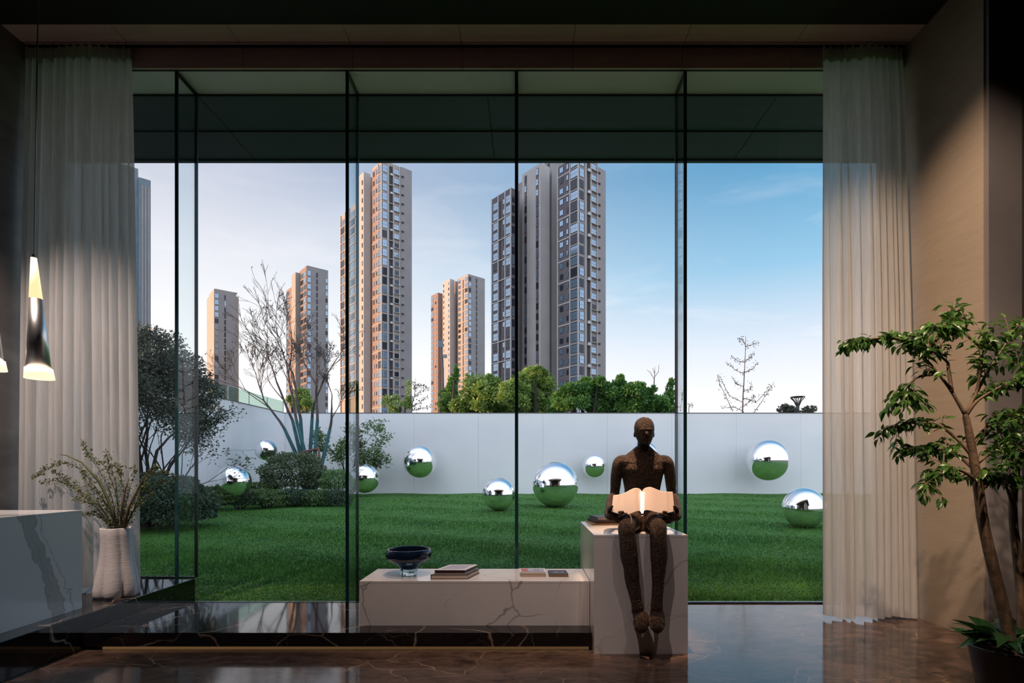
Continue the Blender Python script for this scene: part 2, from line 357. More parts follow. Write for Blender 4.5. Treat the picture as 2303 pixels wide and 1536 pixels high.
# ------------------------------------------------------------------ mesh helpers
def wloc(o):
    v = Vector((0, 0, 0))
    while o is not None:
        v += o.location; o = o.parent
    return v
class MB:
    def __init__(self): self.v = []; self.f = []; self.m = []
    def add(self, vs, fs, mi=0):
        n = len(self.v); self.v += [tuple(x) for x in vs]
        self.f += [tuple(i + n for i in f) for f in fs]; self.m += [mi] * len(fs); return self
    def box(self, x0, x1, y0, y1, z0, z1, mi=0):
        v = [(x, y, z) for z in (z0, z1) for y in (y0, y1) for x in (x0, x1)]
        return self.add(v, [(0, 2, 3, 1), (4, 5, 7, 6), (0, 1, 5, 4), (2, 6, 7, 3), (0, 4, 6, 2), (1, 3, 7, 5)], mi)
    def tube(self, pts, rad, n=8, caps=True, mi=0, flat=None):
        pts = [Vector(p) for p in pts]
        if isinstance(rad, (int, float)): rad = [rad] * len(pts)
        rings = []; up = None; vs = []
        for i, p in enumerate(pts):
            a = pts[max(i - 1, 0)]; c = pts[min(i + 1, len(pts) - 1)]
            tdir = (c - a)
            tdir = tdir.normalized() if tdir.length > 1e-9 else Vector((0, 0, 1))
            if up is None:
                up = Vector((1, 0, 0)) if abs(tdir.x) < .8 else Vector((0, 1, 0))
            s = tdir.cross(up)
            if s.length < 1e-6: s = tdir.orthogonal()
            s.normalize(); up = s.cross(tdir).normalized()
            for j in range(n):
                an = 2 * math.pi * j / n
                vs.append(p + (up * math.cos(an) + s * math.sin(an) * (flat if flat else 1)) * rad[i])
        fs = []
        for i in range(len(pts) - 1):
            for j in range(n):
                fs.append((i * n + j, (i + 1) * n + j, (i + 1) * n + (j + 1) % n, i * n + (j + 1) % n))
        if caps:
            fs.append(tuple(range(n))); fs.append(tuple(reversed([(len(pts) - 1) * n + j for j in range(n)])))
        return self.add(vs, fs, mi)
    def loft(self, rings, mi=0, caps=True):          # rings: lists of equal length
        n = len(rings[0]); vs = [p for r in rings for p in r]; fs = []
        for i in range(len(rings) - 1):
            for j in range(n):
                fs.append((i * n + j, i * n + (j + 1) % n, (i + 1) * n + (j + 1) % n, (i + 1) * n + j))
        if caps:
            fs.append(tuple(reversed(range(n)))); fs.append(tuple((len(rings) - 1) * n + j for j in range(n)))
        return self.add(vs, fs, mi)
    def lathe(self, prof, c=(0, 0, 0), n=32, mi=0, caps=True, fn=None):
        rings = []
        for r, z in prof:
            ring = []
            for j in range(n):
                a = 2 * math.pi * j / n; rr = r * (fn(a, z) if fn else 1)
                ring.append((c[0] + rr * math.cos(a), c[1] + rr * math.sin(a), c[2] + z))
            rings.append(ring)
        return self.loft(rings, mi, caps)
    def ellipsoid(self, c, r, n=20, mi=0):
        prof = [(math.sin(math.pi * i / (n // 2)), -math.cos(math.pi * i / (n // 2))) for i in range(n // 2 + 1)]
        prof[0] = (.001, -1); prof[-1] = (.001, 1)
        rings = [[(c[0] + r[0] * p * math.cos(2 * math.pi * j / n), c[1] + r[1] * p * math.sin(2 * math.pi * j / n), c[2] + r[2] * z) for j in range(n)] for p, z in prof]
        return self.loft(rings, mi)
    def mesh(self, name, mats, smooth=False):
        me = bpy.data.meshes.new(name); me.from_pydata(self.v, [], self.f)
        for mm in (mats if isinstance(mats, (list, tuple)) else [mats]): me.materials.append(MATS[mm])
        if any(self.m): me.polygons.foreach_set('material_index', self.m)
        if smooth: me.polygons.foreach_set('use_smooth', [True] * len(me.polygons))
        me.update(); return me
    def build(self, name, mats, parent=None, smooth=False, local=False, bevel=0):
        vs = np.array(self.v)
        if parent is None:
            base = Vector(((vs[:, 0].min() + vs[:, 0].max()) / 2, (vs[:, 1].min() + vs[:, 1].max()) / 2, vs[:, 2].min()))
        else:
            base = Vector((0, 0, 0)) if local else wloc(parent)
        self.v = [tuple(x) for x in (vs - np.array(base))]
        me = self.mesh(name, mats, smooth)
        o = bpy.data.objects.new(name, me); COL.objects.link(o)
        if parent is None: o.location = base
        else: o.parent = parent
        if bevel:
            bv = o.modifiers.new('bevel', 'BEVEL'); bv.width = bevel; bv.segments = 2; bv.limit_method = 'ANGLE'
        return o
def tag(o, label=None, cat=None, group=None, kind=None):
    if label: o['label'] = label
    if cat: o['category'] = cat
    if group: o['group'] = group
    if kind: o['kind'] = kind
    return o
def thing(name, loc, label, cat, group=None, rz=0):
    o = bpy.data.objects.new(name, None); COL.objects.link(o); o.location = loc; o.rotation_euler = (0, 0, rz)
    o.empty_display_size = .1
    return tag(o, label, cat, group)
def inst(me, name, parent, loc, rot=None, scale=None):
    o = bpy.data.objects.new(name, me); COL.objects.link(o); o.parent = parent
    o.location = loc
    if rot is not None: o.rotation_euler = rot
    if scale is not None: o.scale = scale
    return o
def struct(o): o['kind'] = 'structure'; return o
def fastmesh(name, verts, faces, material, parent=None, smooth=False):
    """numpy verts (n,3), faces (m,k)"""
    me = bpy.data.meshes.new(name); k = faces.shape[1]
    verts = np.asarray(verts, dtype=np.float32)
    base = np.array(wloc(parent)) if parent is not None else np.array([verts[:, 0].mean(), verts[:, 1].mean(), verts[:, 2].min()])
    verts = verts - base
    me.vertices.add(len(verts)); me.vertices.foreach_set('co', verts.astype(np.float32).ravel())
    me.loops.add(faces.size); me.loops.foreach_set('vertex_index', faces.astype(np.int32).ravel())
    me.polygons.add(len(faces)); me.polygons.foreach_set('loop_start', np.arange(0, faces.size, k, dtype=np.int32))
    me.polygons.foreach_set('loop_total', np.full(len(faces), k, dtype=np.int32))
    me.materials.append(MATS[material]); me.update(calc_edges=True)
    if smooth: me.polygons.foreach_set('use_smooth', [True] * len(faces))
    o = bpy.data.objects.new(name, me); COL.objects.link(o)
    if parent is not None: o.parent = parent
    else: o.location = base
    return o
def leaf_cloud(name, pts, dirs, length, width, material, parent, fold=.25):
    """folded diamond leaves, all in one mesh"""
    pts = np.asarray(pts, float); n = len(pts)
    d = np.asarray(dirs, float); d /= np.linalg.norm(d, axis=1, keepdims=True) + 1e-9
    r = RNG.normal(size=(n, 3)); s = np.cross(d, r); s /= np.linalg.norm(s, axis=1, keepdims=True) + 1e-9
    nn = np.cross(s, d)
    L = length * RNG.uniform(.65, 1.2, (n, 1)); Wd = width * RNG.uniform(.7, 1.2, (n, 1))
    v = np.stack([pts, pts + d * L * .5 + s * Wd * .5 + nn * Wd * fold, pts + d * L, pts + d * L * .5 - s * Wd * .5 + nn * Wd * fold], 1).reshape(-1, 3)
    b0 = np.arange(n)[:, None] * 4
    f = np.concatenate([b0 + np.array([[0, 1, 2]]), b0 + np.array([[0, 2, 3]])], 0)
    o = fastmesh(name, v, f, material, parent); o['kind'] = 'stuff'
    return o
def shell_points(c, r, n, inner=.55, bottom=-.6):
    u = RNG.normal(size=(n * 2, 3)); u /= np.linalg.norm(u, axis=1, keepdims=True)
    u = u[u[:, 2] > bottom][:n]
    rad = RNG.uniform(inner, 1.0, (len(u), 1)) ** .6
    lump = 1 + .10 * np.sin(u[:, :1] * 7 + c[0]) * np.cos(u[:, 1:2] * 6 + c[1]) + .06 * np.sin(u[:, 2:3] * 11)
    return np.array(c) + u * rad * lump * np.array(r), u

# ================================================================== SETTING
CEIL = 5.90; SOF = 5.71; GD = 5.98
struct(MB().box(-5.6, 4.6, -4.2, 6.05, -.3, 0).build('floor', 'brown_marble'))
struct(MB().box(-5.22, 4.25, -4.0, 5.28, CEIL, CEIL + .12).build('ceiling', 'black_paint'))
struct(MB().box(-5.6, -5.22, -4.2, 6.02, 0, 6.2).build('wall_left', 'stone_grey'))
struct(MB().box(3.95, 4.6, 4.62, 6.02, 0, 6.2).build('wall_right', 'travertine'))
struct(MB().box(3.965, 4.25, 4.585, 4.62, 0, 6.0).build('trim_1', 'grey_panel'))
struct(MB().box(4.25, 4.6, -4.2, 4.62, 0, 6.2).build('wall_right_near', 'black_paint'))
struct(MB().box(-5.22, 4.25, -4.2, -4.0, 0, 6.2).build('wall_back', 'grey_panel'))
# timber ceiling strip and timber fascia, panel by panel
SEAM = [-5.22, -4.135, -2.985, -1.834, -.681, .476, 1.626, 2.775, 3.95]
t2 = struct(MB().box(-5.22, 3.95, 5.26, 5.64, CEIL + .035, CEIL + .12).build('trim_2', 'black_paint'))
t3 = struct(MB().box(-5.22, 3.95, 5.625, 5.65, SOF, CEIL + .12).build('trim_3', 'black_paint'))
for a, c in zip(SEAM[:-1], SEAM[1:]):
    MB().box(a + .003, c - .003, 5.285, 5.505, CEIL + .008, CEIL + .034).build('panel', 'wood_veneer', t2)
    MB().box(a + .003, c - .003, 5.600, 5.624, SOF, CEIL + .034).build('panel', 'wood_veneer', t3)
struct(MB().box(-5.22, 3.95, 5.65, 6.02, SOF, SOF + .06).build('trim_4', 'white_paint'))
# roof with deep dark eaves
roof = struct(MB().box(-7.0, 6.1, -5.6, 7.30, 6.25, 6.95).build('roof', 'roof_white'))
MB().box(-7.0, 6.1, 7.30, 7.36, 5.72, 6.90).build('fascia', 'dark_soffit', roof)
for y0, y1, dz in ((6.03, 6.31, 0), (6.315, 6.68, .012), (6.685, 7.02, .0), (7.025, 7.30, .012)):
    for q in range(4):
        xa = -7 + q * 3.275
        MB().box(xa + .004, xa + 3.271, y0, y1, SOF + .012 + dz, SOF + .06).build('soffit_panel', 'dark_soffit', roof)
MB().box(-7.0, -5.62, -5.6, 6.02, SOF + .012, SOF + .06).build('soffit_panel', 'dark_soffit', roof)
MB().box(4.62, 6.1, -5.6, 6.02, SOF + .012, SOF + .06).build('soffit_panel', 'dark_soffit', roof)
MB().box(-7.06, -7.0, -5.6, 7.36, 5.72, 6.90).build('fascia', 'dark_soffit', roof)
MB().box(6.1, 6.16, -5.6, 7.36, 5.72, 6.90).build('fascia', 'dark_soffit', roof)
MB().box(-6.6, 5.7, 7.36, 7.375, 5.98, 6.02).build('light_strip', 'led_roof', roof)
struct(MB().box(-5.6, 4.6, -4.2, 6.05, 6.2, 6.25).build('ceiling_deck', 'black_paint'))
# window panes, floor channel and head channel
FINX = [-3.71, -1.905, -.115, 1.67]
PX = [-5.20] + FINX + [3.93]
for i in range(5):
    z0 = .285 if i == 0 else 0.0
    w = struct(MB().box(PX[i], PX[i + 1], GD - .03, GD + .03, z0, z0 + .014).build('window_%d' % (i + 1), 'black_metal'))
    MB().box(PX[i] + .016, PX[i + 1] - .016, GD - .008, GD + .008, z0 + .015, SOF - .002).build('pane', 'pane_glass', w)
    MB().box(PX[i], PX[i + 1], GD + .012, GD + .03, SOF - .02, SOF).build('head_channel', 'black_metal', w)
    if i < 4:
        MB().box(PX[i + 1] - .015, PX[i + 1] + .015, GD - .010, GD + .010, z0 + .015, SOF - .002).build('joint', 'silicone', w)
flab = ['glass stabilising fin nearest the left curtain, standing on the black ledge', 'glass fin rising just left of the white marble bench',
        'glass fin seen edge-on behind the marble bench', 'glass fin directly behind the seated bronze figure']
for i, x in enumerate(FINX):
    z0 = .285 if i == 0 else 0.0
    fo = thing('glass_fin', (x, 5.8, z0), flab[i], 'glass fin', 'glass fins along the window')
    MB().box(x - .014, x + .014, 5.652, GD - .012, z0, 5.685).build('pane', 'fin_glass', fo)
    MB().box(x - .017, x + .017, 5.640, 5.652, z0, 5.685).build('front_edge', 'glass_edge', fo)
    MB().box(x - .016, x + .016, 5.640, GD - .012, 5.685, 5.705).build('top_clamp', 'black_metal', fo)
# black ledge on the left and low black step with light gap
MBX = MB().box(-5.22, -3.70, 1.2, 5.945, 0, .285)
struct(MBX.build('floor_platform', 'black_marble', bevel=.004))
st = struct(MB().box(-3.698, .535, 4.56, 5.40, 0, .03).build('floor_step', 'black_paint'))
MB().box(-3.698, .535, 4.45, 5.41, .03, .144).build('tread', 'black_marble', st)
sx = [-3.698, -2.45, -1.27, -.70, .06, .535]
for a, c in zip(sx[:-1], sx[1:]):
    MB().box(a + .0015, c - .0015, 4.42, 4.449, .03, .144).build('slab', 'black_marble', st)
MB().box(-3.6, .52, 4.52, 4.535, .008, .027).build('light_strip', 'led_warm', st)

# ------------------------------------------------------------------ garden ground, walls
def gz(d): return .4 * min(max((d - 6.05) / 17.95, 0), 1)
nx, ny = 60, 60
gv = [];
for j in range(ny + 1):
    d = 6.05 + (24.0 - 6.05) * j / ny
    for i in range(nx + 1):
        x = -11 + 32 * i / nx
        gv.append((x, d, gz(d) + .02 * math.sin(x * 1.7 + d) * math.cos(d * 1.3) * min(1, (d - 6.05) / 3)))
gf = [(j * (nx + 1) + i, j * (nx + 1) + i + 1, (j + 1) * (nx + 1) + i + 1, (j + 1) * (nx + 1) + i) for j in range(ny) for i in range(nx)]
struct(MB().add(gv, gf).build('ground_lawn', 'lawn_soil', smooth=True))
struct(MB().box(-500, 500, -300, 700, -1.0, -.32).build('ground', 'far_ground'))
struct(MB().box(-11, 21, 6.051, 24, -.9, -.05).build('ground_bed', 'soil'))
NB = 240000
inv = RNG.uniform(1 / 23.9, 1 / 6.08, NB); d = 1 / inv
x = RNG.uniform(-1, 1, NB) * (d * .72 + 1.0) - d * .02
ok = (x > -10.8) & (x < 20); d = d[ok]; x = x[ok]; n = len(d)
zb = .4 * (d - 6.05) / 17.95 + .02 * np.sin(x * 1.7 + d) * np.cos(d * 1.3) * np.minimum(1, (d - 6.05) / 3) - .004
hh = RNG.uniform(.022, .05, n) * (1 + .35 * np.sin(x * .9 + 2.2 * d)); ww = .0028 + .00042 * d
an = RNG.uniform(0, 6.283, n); lean = RNG.uniform(-.035, .035, (n, 2))
v = np.zeros((n, 3, 3))
v[:, 0] = np.stack([x - ww * np.cos(an), d - ww * np.sin(an), zb], 1)
v[:, 1] = np.stack([x + ww * np.cos(an), d + ww * np.sin(an), zb], 1)
v[:, 2] = np.stack([x + lean[:, 0], d + lean[:, 1], zb + hh], 1)
go = fastmesh('grass_blades', v.reshape(-1, 3), np.arange(n * 3).reshape(-1, 3), 'grass')
tag(go, 'short mown green grass covering the garden lawn', 'grass', kind='stuff')
WT = 4.04
gwall = struct(MB().box(-10.9, 21, 24.03, 24.25, -.3, WT - .03).build('wall_garden_back', 'garden_render'))
q = -10.9
while q < 20.9:
    MB().box(q + .003, q + 2.897, 24.0, 24.03, .30, WT - .03).build('panel', 'garden_render', gwall); q += 2.9
MB().box(-10.9, 21, 23.985, 24.26, WT - .03, WT).build('coping', 'coping', gwall)
lwall = struct(MB().box(-11.15, -10.93, 7.0, 24.2, -.3, WT - .03).build('wall_garden_left', 'garden_render'))
q = 24.0
while q > 8:
    MB().box(-10.93, -10.9, q - 2.896, q - .004, -.02, WT - .03).build('panel', 'garden_render', lwall); q -= 2.9
MB().box(-11.16, -10.885, 7.0, 24.2, WT - .03, WT).build('coping', 'coping', lwall)
rail = thing('glass_railing', (-11.02, 16, WT), 'green glass railing standing on top of the left garden wall', 'railing')
q = 24.1
while q > 9:
    MB().box(-11.03, -11.01, q - 1.46, q - .02, WT, WT + .52).build('pane', 'rail_glass', rail)
    MB().box(-11.035, -11.005, q - .02, q, WT, WT + .5).build('post', 'steel', rail); q -= 1.48

# ================================================================== INTERIOR THINGS
# ---- curtains
def curtain(label, tops, bots, zt, zb, dt, db, nf, seed):
    rnd = np.random.default_rng(seed)
    o = thing('sheer_curtain', ((bots[0] + bots[1]) / 2, db, zb), label, 'curtain')
    NU, NV = nf * 14, 46
    u = np.linspace(0, 1, NU + 1); fw = np.cumsum(rnd.uniform(.45, 1.9, nf)); fw = np.concatenate([[0], fw / fw[-1]]); ph = np.interp(u, fw, np.arange(nf + 1)) * 2 * math.pi
    amp = np.interp(u, np.linspace(0, 1, nf + 1), rnd.uniform(.35, 1.25, nf + 1))
    lowf = rnd.uniform(0, 6.28, 3)
    rows = []
    for j in range(NV + 1):
        tv = j / NV                         # 0 top
        z = zt + (zb - zt) * tv
        e = tv ** .7
        x0 = tops[0] + (bots[0] - tops[0]) * e; x1 = tops[1] + (bots[1] - tops[1]) * e
        y0 = dt + (db - dt) * e
        A = (.022 + .046 * min(1, tv * 2.2))
        wob = .15 * np.sin(u * 14 + tv * 2 + lowf[0]) * tv
        yy = y0 + A * amp * np.sin(ph + wob) + .018 * np.sin(u * 8 + lowf[1] + tv * 1.4)
        xx = x0 + (x1 - x0) * u + .016 * np.cos(ph + wob) * (.4 + tv)
        zr = z + (0.012 * np.sin(u * 17 + lowf[2]) if j == NV else 0)
        rows.append(np.stack([xx, yy, np.full_like(xx, 0) + zr], 1))
    def grid(js, name, m):
        vv = np.concatenate([rows[j] for j in js]); nr = len(js)
        i0 = np.arange(NU); f = []
        for r in range(nr - 1):
            f.append(np.stack([r * (NU + 1) + i0, (r + 1) * (NU + 1) + i0, (r + 1) * (NU + 1) + i0 + 1, r * (NU + 1) + i0 + 1], 1))
        return fastmesh(name, vv, np.concatenate(f), m, o, smooth=True)
    grid(list(range(1, NV + 1)), 'fabric', 'sheer')
    # pinch-pleat heading: denser little pleats along the top
    NH = nf * 3; hv = []
    uh = np.linspace(0, 1, NH * 8 + 1); xh = tops[0] + (tops[1] - tops[0]) * uh
    yh = dt + .012 * np.sin(uh * NH * 2 * math.pi) + .018 * np.sin(uh * 8 + lowf[1]) - .004
    hb = rows[1][:, 2].mean() - .02
    up = .018 * (np.sin(uh * nf * 2 * math.pi) > .2)
    vv = np.concatenate([np.stack([xh, yh, zt + up], 1), np.stack([xh, yh, np.full_like(xh, hb)], 1)]); i0 = np.arange(NH * 8); L = NH * 8 + 1
    fastmesh('heading', vv, np.stack([i0, L + i0, L + i0 + 1, i0 + 1], 1), 'sheer', o, smooth=True)
    for q in range(nf):
        xx = tops[0] + (tops[1] - tops[0]) * (q + .5) / nf
        MB().box(xx - .006, xx + .006, dt - .006, dt + .006, zt - .01, CEIL - .014).build('hook', 'black_metal', o)
    return o
def Xp(px, d): return (px - VX) * d / F
curtain('gathered white sheer curtain at the left behind the vase', (Xp(56, 5.52), Xp(291, 5.52)), (Xp(24, 5.28), Xp(309, 5.35)), 5.86, .305, 5.52, 5.36, 13, 3)
curtain('gathered white sheer curtain at the right beside the travertine wall', (Xp(1850, 5.52), Xp(2030, 5.52)), (Xp(1853, 5.34), Xp(2062, 5.30)), 5.86, .026, 5.52, 5.33, 11, 8)
cr = thing('curtain_rail', (-.6, 5.53, 5.88), 'slim dark ceiling curtain rail running above the windows', 'curtain rail')
MB().box(-5.2, 3.93, 5.508, 5.516, 5.885, 5.905).build('rail_edge', 'steel', cr)
MB().box(-5.2, 3.93, 5.518, 5.540, 5.888, 5.908).build('rail_channel', 'black_metal', cr)
MB().box(-5.2, 3.93, 5.550, 5.558, 5.885, 5.905).build('rail_edge', 'steel', cr)

# ---- counter
ct = thing('reception_counter', (-4.5, 3.4, .285), 'white marble reception counter with one broad grey vein at the left edge', 'counter')
MB().box(-3.91, -3.89, 2.0, 4.66, .286, 1.123).build('side_slab', 'marble_counter', ct)
MB().box(-5.20, -3.91, 4.64, 4.66, .286, 1.123).build('end_slab', 'marble_counter', ct)
MB().box(-5.20, -3.91, 2.0, 4.64, .286, 1.10).build('carcass', 'grey_panel', ct)
MB().box(-5.20, -3.89, 2.0, 4.66, 1.123, 1.143).build('top_slab', 'marble_counter', ct, bevel=.002)
# ---- bench
be = thing('marble_bench', (-.46, 4.9, .144), 'long low white marble bench carrying bowl and books', 'bench')
bx0, bx1, bd0, bd1, bz1 = -1.455, .537, 4.62, 5.196, .53
MB().box(bx0, bx1 - .045, bd0, bd1, bz1 - .02, bz1).build('top_slab', 'marble_bench', be, bevel=.0015)
MB().box(bx1 - .043, bx1, bd0, bd1, bz1 - .02, bz1).build('top_slab', 'marble_bench', be)
MB().box(bx0, bx1 - .015, bd0, bd0 + .02, .145, bz1 - .021).build('front_slab', 'marble_bench', be)
MB().box(bx1 - .013, bx1, bd0 + .001, bd0 + .02, .145, bz1 - .021).build('front_slab', 'marble_bench', be)
MB().box(bx0, bx0 + .02, bd0 + .021, bd1, .145, bz1 - .021).build('end_slab', 'marble_bench', be)
MB().box(bx0 + .03, bx1, bd1 - .02, bd1, .145, bz1 - .021).build('back_slab', 'marble_bench', be)
# ---- pedestal
pe = thing('marble_pedestal', (.922, 4.88, 0), 'tall white marble block that the bronze figure sits on', 'pedestal')
px0, px1, pd0, pd1, pz = .541, 1.303, 4.33, 5.43, .966
MB().box(px0, px1, pd0, pd1, pz - .02, pz).build('top_slab', 'marble_pedestal', pe, bevel=.0015)
MB().box(px0, px1, pd0, pd0 + .02, 0, pz - .021).build('front_slab', 'marble_pedestal', pe)
MB().box(px0, px0 + .02, pd0 + .021, pd1, 0, pz - .021).build('side_slab', 'marble_pedestal', pe)
MB().box(px1 - .02, px1, pd0 + .021, pd1, 0, pz - .021).build('side_slab', 'marble_pedestal', pe)
MB().box(px0 + .021, px1 - .021, pd1 - .02, pd1, 0, pz - .021).build('back_slab', 'marble_pedestal', pe)

# ---- books
def book(name, label, corners, z0, z1, cover, pages, cat='book', pic=None, pic_in=(.12, .12, .15, .1), spine='left', group=None):
    """corners: front-left, front-right, back-right, back-left (x, d)"""
    fl, fr, br, bl = [Vector((c[0], c[1], 0)) for c in corners]
    c0 = (fl + fr + br + bl) / 4
    o = thing(name, (c0.x, c0.y, z0), label, cat, group)
    def quadbox(a, b2, c2, d2, za, zb2, nm, m, par=o):
        mb = MB(); mb.add([(*p.xy, za) for p in (a, b2, c2, d2)] + [(*p.xy, zb2) for p in (a, b2, c2, d2)],
                          [(3, 2, 1, 0), (4, 5, 6, 7), (0, 1, 5, 4), (1, 2, 6, 5), (2, 3, 7, 6), (3, 0, 4, 7)])
        return mb.build(nm, m, par)
    def ins(u0, u1, v0, v1):
        def pt(u, v): return fl * (1 - u) * (1 - v) + fr * u * (1 - v) + br * u * v + bl * (1 - u) * v
        return pt(u0, v0), pt(u1, v0), pt(u1, v1), pt(u0, v1)
    th = min(.004, (z1 - z0) * .12)
    quadbox(*ins(0, 1, 0, 1), z0, z0 + th, 'cover', cover)
    top = quadbox(*ins(0, 1, 0, 1), z1 - th, z1, 'cover', cover)
    quadbox(*ins(.012, .975, .02, .98), z0 + th, z1 - th, 'page_block', pages)
    quadbox(*ins(0, .012, 0, 1), z0 + th, z1 - th, 'spine', cover)
    if pic: quadbox(*ins(pic_in[0], 1 - pic_in[1], pic_in[2], 1 - pic_in[3]), z1, z1 + .0006, 'cover_picture', pic, top)
    return o
def zat(py, d): return CAMZ - (py - VY) * d / F
B = bz1
def bk(px0_, px1_, d0, d1, sh0=0, sh1=0):
    return [(Xp(px0_, d0), d0), (Xp(px1_, d0), d0), (Xp(px1_, d0) + sh1, d1), (Xp(px0_, d0) + sh0, d1)]
book('book', 'thick dark-bound book, lower of the pair beside the glass bowl', bk(968.5, 1053, 4.70, 4.97, .10, .08), B, B + .041, 'cover_dark', 'paper_cream')
book('book', 'white-covered picture book lying on top of the pair beside the bowl', bk(977, 1046.5, 4.72, 4.99, .10, .085), B + .041, B + .078, 'cover_white', 'cover_maroon', pic='picture_mauve')
book('book', 'cream paperback under the magazine near the bench middle', bk(1171, 1227, 4.80, 4.95, .0, .005), B, B + .034, 'paper_cream', 'paper_cream')
book('magazine', 'white-bordered magazine with red picture lying on the cream paperback', bk(1169.5, 1227.5, 4.79, 4.97, -.012, -.004), B + .034, B + .047, 'cover_white', 'paper_white', cat='magazine', pic='picture_magazine', pic_in=(.06, .05, .10, .10))
book('book', 'small black book lying alone beside the pedestal', bk(1235, 1279, 4.80, 5.0, -.005, -.012), B, B + .024, 'cover_dark', 'tray_wood', pic='picture_black_book', pic_in=(.2, .2, .35, .3))
# stack on the pedestal, partly hidden by the figure's hand
book('tray', 'thin tan wooden tray on the marble block beside the figure', bk(1331, 1392, 5.07, 5.40, -.02, -.02), pz, pz + .012, 'tray_wood', 'tray_wood', cat='tray')
book('book', 'dark book, lower of the two on the tan tray', bk(1340, 1392, 5.10, 5.38, -.05, -.04), pz + .012, pz + .042, 'cover_dark', 'cover_maroon')
book('book', 'slim dark book with cream pages, upper of the two on the tan tray', bk(1344, 1390, 5.12, 5.37, -.05, -.04), pz + .042, pz + .072, 'cover_grey', 'paper_cream')

# ---- glass bowl
bc = (Xp(917, 4.86), 4.90, B)
bo = thing('glass_bowl', bc, 'dark blue blown glass bowl on a thick clear foot', 'bowl')
pr = [(.001, .060), (.076, .060), (.085, .080), (.108, .105), (.160, .130), (.196, .155), (.207, .185), (.204, .215), (.193, .236), (.184, .241),
      (.174, .233), (.183, .210), (.180, .180), (.150, .155), (.08, .140), (.001, .135)]
MB().lathe(pr, bc, 48, caps=False, fn=lambda a, z: 1 + .012 * math.sin(2 * a + 1)).build('bowl', 'blue_glass', bo, smooth=True)
MB().lathe([(.001, .001), (.062, .001), (.070, .006), (.072, .03), (.078, .058), (.001, .0585)], bc, 48, caps=False, fn=lambda a, z: 1 + .05 * math.sin(7 * a)).build('foot', 'clear_glass', bo, smooth=True)

# ---- vase with branches
vc = (Xp(263, 5.12), 5.12, .285)
va = thing('vase', vc, 'white lobed ceramic vase standing on the black ledge', 'vase')
def lob(a, z):
    k2 = 1 - z / .68
    lobe = abs(math.cos(3 * a + .5 + .25 * math.sin(2 * a + 4 * z)))
    return .93 + (.13 + .17 * k2 * k2) * (lobe ** .6 - .55) + .05 * math.sin(2 * a + 1 + z * 4) * (k2 + .4)
pv = [(r_ * .80, z_) for r_, z_ in [(.001, 0), (.20, 0), (.213, .02), (.215, .08), (.205, .18), (.188, .28), (.175, .38), (.170, .48), (.170, .58), (.173, .648), (.170, .655), (.160, .652), (.155, .58), (.15, .45), (.001, .42)]]
MB().lathe(pv, vc, 72, caps=False, fn=lob).build('body', 'vase_ceramic', va, smooth=True)
stems = [[(262, 1190), (252, 1120), (225, 1060), (198, 1020), (186, 992)], [(268, 1190), (262, 1100), (252, 1060), (243, 1038), (239, 1020)],
         [(258, 1190), (235, 1130), (195, 1070), (160, 1045), (125, 1044), (98, 1060), (74, 1074)], [(255, 1190), (225, 1140), (180, 1105), (150, 1080), (118, 1060)],
         [(252, 1190), (215, 1140), (165, 1098), (130, 1082), (90, 1086)], [(275, 1190), (300, 1130), (330, 1075), (352, 1060), (385, 1066), (398, 1080)],
         [(278, 1190), (305, 1140), (335, 1095), (372, 1082)], [(272, 1190), (280, 1120), (272, 1075), (270, 1060), (262, 1046)], [(272, 1190), (265, 1130), (240, 1055), (215, 1035), (195, 1022)],
         [(280, 1190), (300, 1150), (318, 1130), (345, 1110)], [(252, 1190), (228, 1165), (205, 1155), (187, 1158)], [(254, 1188), (225, 1140), (190, 1128), (166, 1122)],
         [(276, 1190), (284, 1130), (300, 1075), (302, 1052)], [(265, 1190), (250, 1150), (222, 1110), (192, 1085), (188, 1060)], [(282, 1190), (318, 1105), (345, 1062), (352, 1050)]]
ar = thing('branch_arrangement', (vc[0], vc[1], .75), 'spray of thin twigs with tiny yellow-green leaves in the lobed vase', 'branches')
lp, ld = [], []
for si, s in enumerate(stems):
    dd = 5.12 + random.uniform(-.12, .12)
    base = Vector((vc[0] + random.uniform(-.06, .06), vc[1] + random.uniform(-.06, .06), .285 + .45))
    pts = [base] + [P(a, c, 5.12 + (dd - 5.12) * min(1, q / 2)) for q, (a, c) in enumerate(s)]
    fine = []
    for q in range(len(pts) - 1):
        for tt in np.linspace(0, 1, 6, endpoint=False):
            p0 = pts[max(q - 1, 0)]; p1 = pts[q]; p2 = pts[q + 1]; p3 = pts[min(q + 2, len(pts) - 1)]
            t2_, t3_ = tt * tt, tt ** 3
            fine.append(.5 * ((2 * p1) + (p2 - p0) * tt + (2 * p0 - 5 * p1 + 4 * p2 - p3) * t2_ + (3 * p1 - p0 - 3 * p2 + p3) * t3_))
    fine.append(pts[-1])
    MB().tube(fine, [max(.0012, .0046 * (1 - .8 * i / len(fine))) for i in range(len(fine))], 5).build('twig', 'bark_dark', ar)
    for q, p in enumerate(fine):
        if q < 7: continue
        for r in range(9):
            off = Vector((random.gauss(0, .013), random.gauss(0, .013), random.gauss(0, .013)))
            lp.append(p + off); ld.append((random.gauss(0, 1), random.gauss(0, 1), random.gauss(.5, 1)))
        if random.random() < .35 and q < len(fine) - 2:      # short side twig
            dv = Vector((random.gauss(0, 1), random.gauss(0, .6), random.uniform(.2, 1))).normalized() * random.uniform(.03, .08)
            MB_side = MB().tube([p, p + dv], .0012, 4).build('twig', 'bark_dark', ar)
            for r in range(8):
                lp.append(p + dv * random.uniform(.3, 1)); ld.append((random.gauss(0, 1), random.gauss(0, 1), random.gauss(.4, 1)))
leaf_cloud('leaves', lp, ld, .021, .013, 'leaf_vase', ar)
